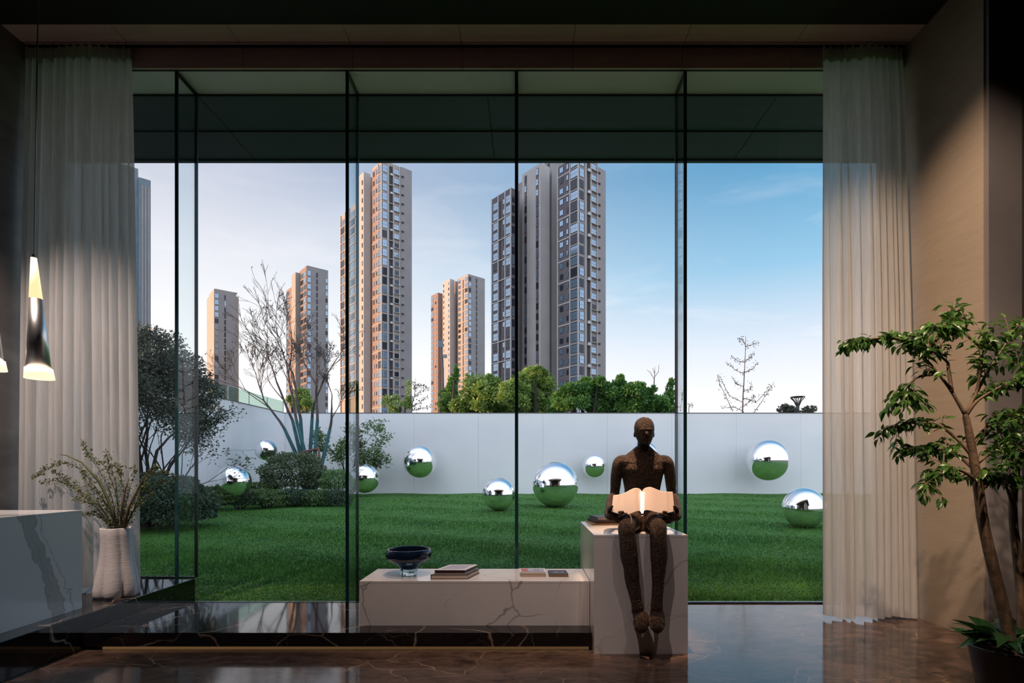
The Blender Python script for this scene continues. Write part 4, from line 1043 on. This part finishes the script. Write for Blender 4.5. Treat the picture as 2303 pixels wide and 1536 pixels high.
# floodlight mast and funnel-shaped tower far off
fm = thing('floodlight_mast', (P(996, 900, 70).x, 70, -.3), 'grey floodlight mast in front of the orange stepped tower', 'lamp post')
MB().tube([(P(996, 900, 70).x, 70, -.3), P(996, 830, 70), P(992, 775, 70)], [.2, .16, .10], 8).build('mast', 'win_frame', fm)
MB().tube([P(1000, 890, 70), P(997, 780, 70)], .05, 6).build('ladder', 'steel', fm)
pm = P(991, 774, 70); MB().box(pm.x - .32, pm.x + .32, 69.9, 70.1, pm.z - .45, pm.z + .45).build('lamp_head', 'tower_teal', fm)
pm = P(1001, 801, 70); MB().box(pm.x - .25, pm.x + .25, 69.9, 70.1, pm.z - .22, pm.z + .22).build('camera_box', 'tower_grey', fm)
ft = thing('funnel_tower', (P(1794, 920, 160).x, 160, -.3), 'distant funnel-shaped tower on the skyline at the far right', 'tower')
c0 = P(1794, 910, 160); zt_ = P(1794, 894, 160).z
MB().tube([(c0.x, 160, -.3), (c0.x, 160, c0.z)], [.7, .5], 8).build('shaft', 'win_frame', ft)
for q in range(10):
    a = q * 2 * math.pi / 10
    MB().tube([(c0.x + .45 * math.cos(a), 160 + .45 * math.sin(a), c0.z - .3), (c0.x + 1.0 * math.cos(a), 160 + 1.0 * math.sin(a), (c0.z + zt_) / 2), (c0.x + 2.0 * math.cos(a), 160 + 2.0 * math.sin(a), zt_)], .12, 5).build('rib', 'win_frame', ft)
MB().lathe([(1.5, 0), (2.1, .22), (1.5, .3)], (c0.x, 160, zt_), 20).build('crown_ring', 'win_frame', ft)

# ================================================================== TOWERS
ROT = math.radians(41)
cR, sR = math.cos(ROT), math.sin(ROT)
def tower_root(label, cpx, d):
    c = P(cpx, VY, d)
    return thing('apartment_tower', (c.x, c.y, -.3), label, 'tower block', 'high-rise apartment towers', rz=ROT)
def loc_of(root, px, d=None, face='R'):
    """local coordinate along the right face (x) or the left face (y) of the root corner at pixel column px"""
    k_ = (px - VX) / F; X, Y = root.location.x, root.location.y
    if face == 'R': return (k_ * Y - X) / (cR - k_ * sR)
    return (X - k_ * Y) / (sR + k_ * cR)
def ztop(root, py, face='R', t_=0):
    Y = root.location.y + (t_ * sR if face == 'R' else t_ * cR)
    return CAMZ - (py - VY) * Y / F + .3
def pbox(root, name, m, x0, x1, y0, y1, z0, z1): return MB().box(x0, x1, y0, y1, z0, z1).build(name, m, root, local=True)
WCACHE = {}
def winmesh(w, h, nx_, nz_, dark, face):
    key = (round(w, 2), round(h, 2), nx_, nz_, dark, face)
    if key in WCACHE: return WCACHE[key]
    mb = MB(); fr_ = .07; dep = .10
    def bb(u0, u1, dd0, dd1, z0, z1, mi):
        if face == 'R': mb.box(u0, u1, -dd1, -dd0, z0, z1, mi)
        else: mb.box(-dd1, -dd0, u0, u1, z0, z1, mi)
    bb(0, w, 0, dep, 0, h, 0)
    cw = (w - fr_ * (nx_ + 1)) / nx_; ch = (h - fr_ * (nz_ + 1)) / nz_
    for i in range(nx_):
        for j in range(nz_):
            u = fr_ + i * (cw + fr_); z = fr_ + j * (ch + fr_)
            bb(u, u + cw, dep, dep + .02, z, z + ch, 1)
    WCACHE[key] = mb.mesh('window', ['win_frame', 'win_glass_dark' if dark else 'win_glass']); return WCACHE[key]
def wincol(root, face, off, a, b_, zt_, pitch, hfrac, nfl, nx_=2, nz_=2, name='window', dark=.25, rnd=random, sill=.32, z0=0, skip=0):
    """a column of windows between local coordinates a and b_ on a face lying at offset off"""
    lo, hi = min(a, b_), max(a, b_); w = hi - lo; h = pitch * hfrac
    for q in range(nfl):
        z = zt_ - (q + 1) * pitch + pitch * sill
        if z < z0: break
        if skip and rnd.random() < skip: continue
        me_ = winmesh(w, h, nx_, nz_, rnd.random() < dark, face)
        inst(me_, name, root, (lo, off, z) if face == 'R' else (off, lo, z))
rw = random.Random(3)
PITCH = 3.0
# --- tall brown tower at the second fin
T = tower_root('tall tower with orange-lit brick side standing behind the second fin', 859, 171)
L1 = loc_of(T, 837.5, face='L'); R1 = loc_of(T, 900.5); R2 = loc_of(T, 925)
ZA = ztop(T, 359)
pbox(T, 'main_block', 'tower_tan', 0, R1, 0, L1, 0, ZA)
pbox(T, 'brick_panel', 'tower_brick', -.12, 0, loc_of(T, 851, face='L'), L1 - .25, 0, ZA - 1)
pbox(T, 'right_wing', 'tower_grey', R1, R2, -.4, L1 * .8, 0, ztop(T, 376, t_=R1))
nf = 27
wincol(T, 'L', -.12, loc_of(T, 843, face='L'), loc_of(T, 840, face='L'), ZA - 1.2, PITCH, .5, nf, 1, 2, dark=.5)
wincol(T, 'L', -.12, loc_of(T, 849, face='L'), loc_of(T, 846.8, face='L'), ZA - 1.2, PITCH, .42, nf, 1, 1, dark=.7)
wincol(T, 'L', -.06, loc_of(T, 858.2, face='L'), loc_of(T, 851.8, face='L'), ZA - 1.2, PITCH, .78, nf, 2, 2, 'balcony_glazing', .12, sill=.18)
wincol(T, 'R', 0, loc_of(T, 860), loc_of(T, 870.2), ZA - 1.2, PITCH, .78, nf, 2, 2, 'balcony_glazing', .3, sill=.18)
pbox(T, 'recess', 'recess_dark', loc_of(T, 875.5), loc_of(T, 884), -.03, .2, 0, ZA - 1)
wincol(T, 'R', 0, loc_of(T, 886), loc_of(T, 897), ZA - 1.2, PITCH, .52, nf, 2, 2, dark=.15, sill=.40)
for q in range(nf):
    z = ZA - 1.2 - (q + 1) * PITCH
    pbox(T, 'ledge', 'slab_white', loc_of(T, 884.5), loc_of(T, 898), -.55, 0, z + .95, z + 1.12)
    if q % 2 == 0:
        pbox(T, 'air_conditioner', 'ac_white', loc_of(T, 877), loc_of(T, 882.5), -.35, -.03, z + .2, z + .8)
    if q % 2:
        pbox(T, 'shelf', 'slab_white', loc_of(T, 874.5), loc_of(T, 885), -.4, -.03, z - .1, z + .1)
    pbox(T, 'bracket', 'recess_dark', R1 + .2, R1 + .9, -.75, -.4, z + .8, z + 1.2)
    if q % 3 == 1: pbox(T, 'belt', 'tower_light', -.20, -.12, .3, L1, z - .12, z + .12)
    pbox(T, 'belt', 'tower_tan', -.22, -.06, -.1, loc_of(T, 851, face='L'), z - .10, z + .28)
for px in (859, 851): pbox(T, 'pilaster', 'tower_light', -.25, 0, loc_of(T, px, face='L') - .15, loc_of(T, px, face='L') + .2, 0, ZA - .3)
for px in (872, 885, 898.5): pbox(T, 'pilaster', 'tower_light', loc_of(T, px) - .3, loc_of(T, px) + .25, -.25, 0, 0, ZA - .3)
# set-back middle and left blocks of the same tower
def corner_at(T, px, d):
    c = P(px, VY, d); v_ = c - T.location; return v_.x * cR + v_.y * sR, -v_.x * sR + v_.y * cR
def sub_block(T, name, m, cpx, d, lpx, rpx, ypx, depth=None):
    x0, y0 = corner_at(T, cpx, d); k_ = (lpx - VX) / F; X, Y = P(cpx, VY, d).x, d
    ll = (X - k_ * Y) / (sR + k_ * cR); k_ = (rpx - VX) / F; rl = (k_ * Y - X) / (cR - k_ * sR)
    zt_ = CAMZ - (ypx - VY) * d / F + .3
    pbox(T, name, m, x0, x0 + rl, y0, y0 + ll, 0, zt_); return x0, y0, rl, ll, zt_
x0, y0, rl, ll, zt_ = sub_block(T, 'middle_block', 'tower_light', 818, 178, 805, 833, 386)
wincol(T, 'L', x0, y0 + ll * .15, y0 + ll * .30, zt_ - 2, PITCH, .5, 26, 1, 2, dark=.9)
sub_block(T, 'rear_block', 'tower_brick', 833, 185, 820, 846, 398)
x0, y0, rl, ll, zt_ = sub_block(T, 'left_block', 'tower_tan', 806, 184, 767, 830, 452)
for f0, f1 in ((.80, .97), (.52, .66), (.2, .4)):
    wincol(T, 'L', x0 - .02, y0 + ll * f0, y0 + ll * f1, zt_ - 1.5, PITCH, .72, 22, 2, 2, 'balcony_glazing', .25, sill=.15)
for q in range(22):
    pbox(T, 'belt', 'tower_light', x0 - .3, x0, y0, y0 + ll, zt_ - 1.5 - (q + 1) * PITCH - .15, zt_ - 1.5 - (q + 1) * PITCH + .2)
for f0 in (.0, .47, .72, .985): pbox(T, 'pilaster', 'tower_light', x0 - .35, x0, y0 + ll * f0 - .15, y0 + ll * f0 + .25, 0, zt_)

# --- the tallest tower behind the middle fin, its shade coloured in as purple-grey
T = tower_root('tallest brick tower, coloured purple-grey for its shade, right of the middle fin', 1301.5, 145)
L1 = loc_of(T, 1255, face='L'); R1 = loc_of(T, 1343); R2 = loc_of(T, 1360.5)
ZA = ztop(T, 345)
LF = lambda px: loc_of(T, px, face='L')
RF = lambda px: loc_of(T, px)
pbox(T, 'main_block', 'tower_grey', 0, R1, 0, L1, 0, ZA)
pbox(T, 'brick_panel', 'tower_shade_purple', -.12, 0, LF(1282.5), L1, 0, ZA - .5)
pbox(T, 'right_wing', 'tower_grey', R1, R2, -.3, L1 * .7, 0, ZA - 1)
nf = 27
wincol(T, 'L', -.12, LF(1267.8), LF(1260), ZA - .6, PITCH, .50, nf, 2, 1, dark=.2)
wincol(T, 'L', -.12, LF(1279.5), LF(1275), ZA - .6, PITCH, .46, nf, 1, 2, dark=.2)
wincol(T, 'L', -.10, LF(1300.2), LF(1284.5), ZA - .6, PITCH, .74, nf, 4, 2, 'balcony_glazing', .18, sill=.2)
wincol(T, 'R', 0, RF(1303.2), RF(1312.5), ZA - .6, PITCH, .74, nf, 2, 2, 'balcony_glazing', .3, sill=.2)
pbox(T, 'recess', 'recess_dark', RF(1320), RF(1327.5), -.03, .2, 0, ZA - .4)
wincol(T, 'R', 0, RF(1329), RF(1340.2), ZA - .6, PITCH, .50, nf, 2, 2, dark=.12, sill=.42)
for q in range(nf):
    z = ZA - .6 - (q + 1) * PITCH
    pbox(T, 'ledge', 'tower_tan', RF(1328), RF(1341.5), -.55, 0, z + .95, z + 1.15)
    pbox(T, 'bracket', 'recess_dark', R1 + .15, R1 + .8, -.6, -.3, z + .8, z + 1.2)
    if q % 2 == 0:
        pbox(T, 'belt', 'slab_white', -.24, -.12, LF(1282.5), L1, z - .16, z + .16)
        pbox(T, 'shelf', 'slab_white', RF(1319), RF(1328.5), -.45, -.03, z - .1, z + .12)
        pbox(T, 'air_conditioner', 'ac_white', RF(1321), RF(1325.5), -.4, -.03, z + .15, z + .75)
    pbox(T, 'belt', 'tower_grey', -.26, -.05, -.1, LF(1283), z - .05, z + .35)
for px in (1301.5, 1283.2, 1255.5): pbox(T, 'pilaster', 'slab_white', -.3, 0, LF(px) - .12, LF(px) + .22, 0, ZA)
for px in (1316.5, 1328.2, 1342.3): pbox(T, 'pilaster', 'tower_light', RF(px) - .3, RF(px) + .2, -.3, 0, 0, ZA)
x0, y0, rl, ll, zt_ = sub_block(T, 'middle_block', 'tower_light', 1216, 154, 1174, 1236, 366)
wincol(T, 'L', x0, y0 + ll * .11, y0 + ll * .235, zt_ - 1, PITCH, .62, 26, 1, 2, dark=.35)
wincol(T, 'L', x0, y0 + ll * .74, y0 + ll * .85, zt_ - 1, PITCH, .62, 26, 1, 2, dark=.6)
pbox(T, 'window_strip', 'tower_shade_purple', x0 - .015, x0, y0 + ll * .10, y0 + ll * .245, 0, zt_ - 1)
pbox(T, 'window_strip', 'tower_shade_purple', x0 - .015, x0, y0 + ll * .73, y0 + ll * .86, 0, zt_ - 1)
x0, y0, rl, ll, zt_ = sub_block(T, 'link_block', 'tower_grey', 1241, 158, 1225, 1262, 352)
wincol(T, 'L', x0, y0 + ll * .3, y0 + ll * .6, zt_ - 1, PITCH, .5, 26, 1, 1, dark=1)
sub_block(T, 'rear_block', 'tower_grey', 1180, 160, 1166, 1190, 405)
# --- its lower neighbour
T = tower_root('grey glazed tower with a slanting roofline just left of the middle fin', 1149.5, 154)
L1 = loc_of(T, 1107, face='L'); R1 = loc_of(T, 1168)
ZA = ztop(T, 422)
LF = lambda px: loc_of(T, px, face='L')
pbox(T, 'main_block', 'tower_shade_purple', 0, R1, 0, L1, 0, ZA)
wincol(T, 'L', 0, LF(1120.5), LF(1110), ZA - 1.6, PITCH, .74, 24, 3, 2, 'balcony_glazing', .35, sill=.2)
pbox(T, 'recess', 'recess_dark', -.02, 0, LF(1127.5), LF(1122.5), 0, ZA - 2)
wincol(T, 'L', 0, LF(1135.5), LF(1131.5), ZA - 1.6, PITCH, .48, 24, 1, 2, dark=.4, sill=.35)
wincol(T, 'L', 0, LF(1147.8), LF(1138.3), ZA - 1.6, PITCH, .74, 24, 3, 2, 'balcony_glazing', .35, sill=.2)
wincol(T, 'R', 0, loc_of(T, 1151), loc_of(T, 1157), ZA - 1.6, PITCH, .7, 24, 1, 2, 'balcony_glazing', .6, sill=.2)
for q in range(24):
    z = ZA - 1.6 - (q + 1) * PITCH
    if q % 2: pbox(T, 'belt', 'slab_white', -.25, 0, 0, L1, z - .15, z + .15)
for px in (1149.5, 1137, 1121.5, 1107.3): pbox(T, 'pilaster', 'slab_white', -.3, 0, LF(px) - .12, LF(px) + .2, 0, ZA)
# --- stepped orange tower
T = tower_root('stepped orange-lit tower in the gap left of the middle fin', 1053, 285)
L1 = loc_of(T, 1029.6, face='L'); R1 = loc_of(T, 1090.5); ZA = ztop(T, 616)
LF = lambda px: loc_of(T, px, face='L'); RF = lambda px: loc_of(T, px)
pbox(T, 'main_block', 'tower_grey', .02, R1, 0.02, L1, 0, ZA)
pbox(T, 'brick_panel', 'tower_tan', -.1, .02, 0, L1, 0, ZA - .3)
wincol(T, 'L', -.1, LF(1036.5), LF(1031.5), ZA - 1, PITCH, .6, 25, 2, 1, dark=.2)
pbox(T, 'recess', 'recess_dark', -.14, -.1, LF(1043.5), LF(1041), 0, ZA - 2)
wincol(T, 'L', -.1, LF(1052), LF(1046), ZA - 1, PITCH, .7, 25, 2, 1, 'balcony_glazing', .1, sill=.2)
wincol(T, 'R', .02, RF(1054), RF(1059.5), ZA - 1, PITCH, .7, 25, 1, 2, 'balcony_glazing', .3, sill=.2)
wincol(T, 'R', .02, RF(1070.5), RF(1073), ZA - 1, PITCH, .8, 25, 1, 1, dark=1, sill=.1)
for q in range(25):
    z = ZA - 1 - (q + 1) * PITCH
    pbox(T, 'belt', 'tower_light', -.3, -.1, 0, LF(1040), z - .12, z + .25) if q % 2 else None
x0, y0, rl, ll, zt_ = sub_block(T, 'middle_block', 'tower_light', 1012, 292, 995.6, 1022, 627)
wincol(T, 'L', x0, y0 + ll * .1, y0 + ll * .22, zt_ - 1, PITCH, .5, 25, 1, 1, dark=.7)
wincol(T, 'L', x0, y0 + ll * .8, y0 + ll * .9, zt_ - 1, PITCH, .5, 25, 1, 1, dark=.7)
sub_block(T, 'link_block', 'tower_brick', 1024, 300, 1015, 1034, 632)
x0, y0, rl, ll, zt_ = sub_block(T, 'left_block', 'tower_brick', 985, 300, 969.5, 997, 658)
wincol(T, 'L', x0, y0 + ll * .65, y0 + ll * .98, zt_ - 1, PITCH, .65, 22, 2, 1, dark=.2)
wincol(T, 'L', x0, y0 + ll * .22, y0 + ll * .4, zt_ - 1, PITCH, .5, 22, 1, 1, dark=.1)
# --- tower behind the bare tree
T = tower_root('grey tower behind the twigs of the bare tree', 690, 240)
L1 = loc_of(T, 674.5, face='L'); R1 = loc_of(T, 738); ZA = ztop(T, 596.6)
LF = lambda px: loc_of(T, px, face='L'); RF = lambda px: loc_of(T, px)
pbox(T, 'main_block', 'tower_grey', .02, R1, .02, L1, 0, ZA)
pbox(T, 'brick_panel', 'tower_brick', -.1, .02, 0, L1, 0, ZA - .3)
wincol(T, 'L', -.1, LF(682.5), LF(676.5), ZA - 2, PITCH, .7, 22, 2, 1, 'balcony_glazing', .5, sill=.2)
wincol(T, 'L', -.1, LF(689), LF(684), ZA - 2, PITCH, .7, 22, 1, 1, 'balcony_glazing', .4, sill=.2)
wincol(T, 'R', .02, RF(690.8), RF(699), ZA - 2, PITCH, .72, 22, 2, 2, 'balcony_glazing', .25, sill=.2)
wincol(T, 'R', .02, RF(711.3), RF(714.8), ZA - 2, PITCH, .75, 22, 1, 2, dark=1, sill=.15)
wincol(T, 'R', .02, RF(732), RF(737), ZA - 3.5, PITCH, .6, 22, 1, 2, dark=.35, sill=.2)
x0, y0, rl, ll, zt_ = sub_block(T, 'middle_block', 'tower_tan', 664.6, 246, 655.7, 676, 612)
x0, y0, rl, ll, zt_ = sub_block(T, 'left_block', 'tower_brick', 655.7, 252, 644, 668, 645)
wincol(T, 'L', x0, y0 + ll * .45, y0 + ll * .9, zt_ - 1, PITCH, .6, 20, 2, 1, dark=.2)
# --- tower between the first fin and the bare tree
T = tower_root('slim grey tower left of the bare tree', 482, 256)
L1 = loc_of(T, 476.5, face='L'); R1 = loc_of(T, 537.7); ZA = ztop(T, 648.7)
RF = lambda px: loc_of(T, px)
pbox(T, 'main_block', 'tower_grey', .02, loc_of(T, 531), .02, 12, 0, ZA)
pbox(T, 'right_wing', 'tower_tan', loc_of(T, 531), R1, .6, 11, 0, ZA - 1.6)
pbox(T, 'brick_panel', 'tower_tan', -.1, .02, 0, 12, 0, ZA - .3)
wincol(T, 'R', .02, RF(483), RF(491.5), ZA - 2, PITCH, .72, 22, 2, 2, 'balcony_glazing', .25, sill=.2)
wincol(T, 'R', .02, RF(504.5), RF(508), ZA - 2, PITCH, .75, 22, 1, 2, dark=.9, sill=.15)
sub_block(T, 'middle_block', 'tower_light', 477, 263, 471.5, 481, 657)
sub_block(T, 'left_block', 'tower_tan', 471.5, 269, 465, 476, 665)
# --- tower half hidden by the left curtain; unseen width and depth sized for shade
T = tower_root('blue-grey tower mostly hidden behind the left curtain', 311.5, 150)
R1 = loc_of(T, 339); ZA = ztop(T, 398)
pbox(T, 'main_block', 'tower_teal', 0, R1, 0, 21, 0, ZA)
pbox(T, 'left_block', 'tower_teal', -14, 0, .8, 20, 0, ztop(T, 377))
pbox(T, 'shade_block', 'tower_teal', -17, -8.5, 2, 27, 0, 118)  # unseen block, added tall to throw shade on the tallest tower
for px in (318, 325, 332): pbox(T, 'pilaster', 'tower_grey', loc_of(T, px), loc_of(T, px) + .5, -.15, 0, 0, ZA - 2)

# ================================================================== INDOOR TREE
rnd = random.Random(17)
DT = 3.5
tb = Vector((Xp(2268, DT), DT, 0))
pot = thing('planter_pot', (tb.x, DT, 0), 'black tapered planter at the lower right corner', 'planter')
pp = [(.001, 0), (.15, 0), (.16, .012), (.185, .16), (.212, .32), (.218, .335), (.207, .338), (.200, .31), (.001, .30)]
MB().lathe(pp, tb, 40, caps=False).build('shell', 'pot_black', pot, smooth=True)
MB().lathe([(.199, .300), (.19, .312), (.001, .318)], tb, 30, caps=False).build('soil', 'soil', pot)
tree = thing('indoor_tree', (tb.x, DT, .31), 'tall indoor tree with layered small leaves in the black planter', 'plant')
def pl(pts, dd=DT): return [P(a, c, dd + (rest[0] if rest else 0)) for a, c, *rest in pts]
def trunk(pts, rads, nm='trunk', dd=DT):
    o_, r_ = catmull(pl(pts, dd), rads, 5); MB().tube(o_, r_, 10).build(nm, 'bark_indoor', tree, smooth=True); return o_
trunk([(2272, 1445), (2258, 1375), (2232, 1270), (2212, 1180), (2200, 1095), (2186, 1010), (2174, 945), (2168, 928)], [.036, .036, .033, .031, .029, .024, .019, .008])
trunk([(2300, 1445, .08), (2296, 1330, .1), (2285, 1230, .12), (2278, 1140, .12), (2290, 1040, .1), (2330, 930, .1)], [.030, .028, .026, .024, .020, .014])
BR = [[(2172, 935), (2140, 880), (2110, 840), (2080, 805), (2035, 768)], [(2170, 930), (2195, 885), (2205, 830), (2212, 785), (2220, 740)], [(2172, 935), (2205, 865), (2245, 800), (2292, 728)],
      [(2140, 880), (2133, 830), (2128, 812), (2090, 785), (2060, 765)], [(2190, 1030), (2150, 985), (2105, 955), (2050, 952), (1990, 965)], [(2195, 1060), (2160, 1030), (2120, 1012), (2060, 1010)],
      [(2200, 1085), (2165, 1060), (2130, 1060), (2085, 1085)], [(2172, 935), (2200, 900), (2250, 870), (2300, 850)], [(2186, 1000), (2220, 960), (2270, 930), (2320, 925)], [(2200, 1040), (2240, 1010), (2290, 1000), (2340, 990)],
      [(2110, 840), (2060, 850), (2040, 880)], [(2080, 805), (2110, 760), (2140, 740), (2145, 705)], [(2060, 775), (2000, 760), (1935, 765)], [(2205, 1100), (2240, 1080), (2280, 1075)], [(2212, 785), (2160, 745), (2110, 738)], [(2278, 1140), (2260, 1090), (2230, 1075)]]
leafspots = []
def leaves_along(poly, dens, sc=1.0, spread=.012):
    for q in range(len(poly) - 1):
        a, c = poly[q], poly[q + 1]; L = (c - a).length; n_ = max(1, int(L * dens))
        for s_ in range(n_):
            p_ = a.lerp(c, rnd.random()); tdir = (c - a).normalized()
            sd_ = Vector((rnd.gauss(0, 1), rnd.gauss(0, 1), rnd.gauss(0, .25))).normalized()
            leafspots.append((p_ + sd_ * rnd.uniform(0, spread) + Vector((0, 0, rnd.uniform(-.02, .015))), (tdir * .5 + sd_ * .9 + Vector((0, 0, rnd.uniform(-.75, .05)))).normalized(), sc * rnd.uniform(.7, 1.15)))
for bi, b_ in enumerate(BR):
    dd = DT + rnd.uniform(-.12, .16)
    pts = [P(a, c, DT + (dd - DT) * q / (len(b_) - 1)) for q, (a, c) in enumerate(b_)]
    o_, r_ = catmull(pts, [max(.003, .0125 * (1 - .78 * q / (len(pts) - 1))) for q in range(len(pts))], 4)
    MB().tube(o_, r_, 7).build('branch', 'bark_indoor', tree, smooth=True)
    # fan of leafy twigs from the outer half
    for s_ in range(13 if bi not in (1, 2) else 8):
        i0 = rnd.randint(int(len(o_) * .45), len(o_) - 1); st_ = o_[i0]
        outd = (o_[min(i0 + 1, len(o_) - 1)] - o_[max(i0 - 2, 0)]).normalized()
        dv = (outd * .8 + Vector((rnd.gauss(0, .55), rnd.gauss(0, .8), rnd.gauss(.0, .10)))).normalized() * rnd.uniform(.08, .20)
        e1 = st_ + dv * .5 + Vector((0, 0, .008)); e2 = st_ + dv + Vector((0, 0, -.022))
        MB().tube([st_, e1, e2], [.0022, .0017, .0012], 5).build('twig', 'bark_indoor', tree)
        leaves_along([st_, e1, e2], 72)
    leaves_along(o_[len(o_) * 2 // 3:], 45)
# fuller mass on the right
for s_ in range(46):
    c_ = P(rnd.uniform(2205, 2335), rnd.uniform(925, 1075), DT + rnd.uniform(-.22, .2)); dv = Vector((rnd.gauss(0, .1), rnd.gauss(0, .1), rnd.gauss(0, .03)))
    MB().tube([c_, c_ + dv], .0018, 5).build('twig', 'bark_indoor', tree); leaves_along([c_, c_ + dv], 70)
for s_ in range(16):
    c_ = P(rnd.uniform(2190, 2320), rnd.uniform(735, 880), DT + rnd.uniform(-.2, .2)); dv = Vector((rnd.gauss(0, .1), rnd.gauss(0, .1), rnd.gauss(0, .03)))
    MB().tube([c_, c_ + dv], .0018, 5).build('twig', 'bark_indoor', tree); leaves_along([c_, c_ + dv], 50)
def leaf_mesh(name, L, Wd, droop, m, seg=5):
    mb = MB(); vs = []
    for i in range(seg + 1):
        t_ = i / seg; w = Wd * .5 * math.sin(math.pi * min(1, t_ ** .8 * .97 + .03)) ; x_ = L * t_; z_ = -droop * L * t_ * t_
        vs += [(x_, -w, z_ + w * .35), (x_, 0, z_), (x_, w, z_ + w * .35)]
    fs = []
    for i in range(seg):
        for j in range(2): q = i * 3 + j; fs.append((q, q + 3, q + 4, q + 1))
    mb.add(vs, fs); return mb.mesh(name, m, smooth=True)
lm = [leaf_mesh('leaf', .066, .027, dr, 'leaf_indoor') for dr in (.15, .35, .55)]
rnd.shuffle(leafspots)
leafspots.sort(key=lambda s_: -s_[2] / s_[0].y + rnd.uniform(0, .12))
def leaf_matrix(p_, d_, s_):
    x_ = d_.normalized(); y_ = Vector((0, 0, 1)).cross(x_); y_ = y_.normalized() if y_.length > 1e-4 else Vector((0, 1, 0)); z_ = x_.cross(y_)
    M = Matrix((x_, y_, z_)).transposed().to_4x4(); roll = Matrix.Rotation(rnd.gauss(0, .5), 4, 'X')
    return Matrix.Translation(p_) @ M @ roll @ Matrix.Scale(s_, 4)
inv_base = Matrix.Translation(-tree.location)
rest_v, rest_f = [], []
for q, (p_, d_, s_) in enumerate(leafspots):
    M = leaf_matrix(p_, d_, s_); me_ = lm[q % 3]
    if q < 300:
        o_ = bpy.data.objects.new('leaf', me_); COL.objects.link(o_); o_.parent = tree; o_.matrix_local = inv_base @ M
    else:
        b_ = len(rest_v); rest_v += [tuple(M @ v_.co) for v_ in me_.vertices]; rest_f += [tuple(b_ + i for i in f_.vertices) for f_ in me_.polygons]
if rest_v:
    o_ = MB().add(rest_v, rest_f).build('foliage', 'leaf_indoor', tree, smooth=True); o_['kind'] = 'stuff'
# broad-leaved plant in the same pot
lowp = thing('leafy_underplant', (tb.x, DT, .31), 'low broad-leaved dark green plant spilling over the black planter', 'plant')
bm_ = [leaf_mesh('leaf', .22, .095, dr, 'leaf_pot', 7) for dr in (.25, .5, .75)]
for q in range(34):
    a = rnd.uniform(0, 6.283); el_ = rnd.uniform(.1, 1.0); r0 = rnd.uniform(.03, .15)
    p_ = Vector((tb.x + r0 * math.cos(a), DT + r0 * math.sin(a), .315 + rnd.uniform(0, .10))); d_ = Vector((math.cos(a), math.sin(a), el_))
    o_ = bpy.data.objects.new('leaf', bm_[q % 3]); COL.objects.link(o_); o_.parent = lowp
    o_.matrix_local = Matrix.Translation(-lowp.location) @ leaf_matrix(p_, d_, rnd.uniform(.7, 1.1))
    b_ = Vector((tb.x + r0 * .5 * math.cos(a), DT + r0 * .5 * math.sin(a), .305))
    MB().tube([b_, p_], .003, 5).build('stalk', 'leaf_pot', lowp)
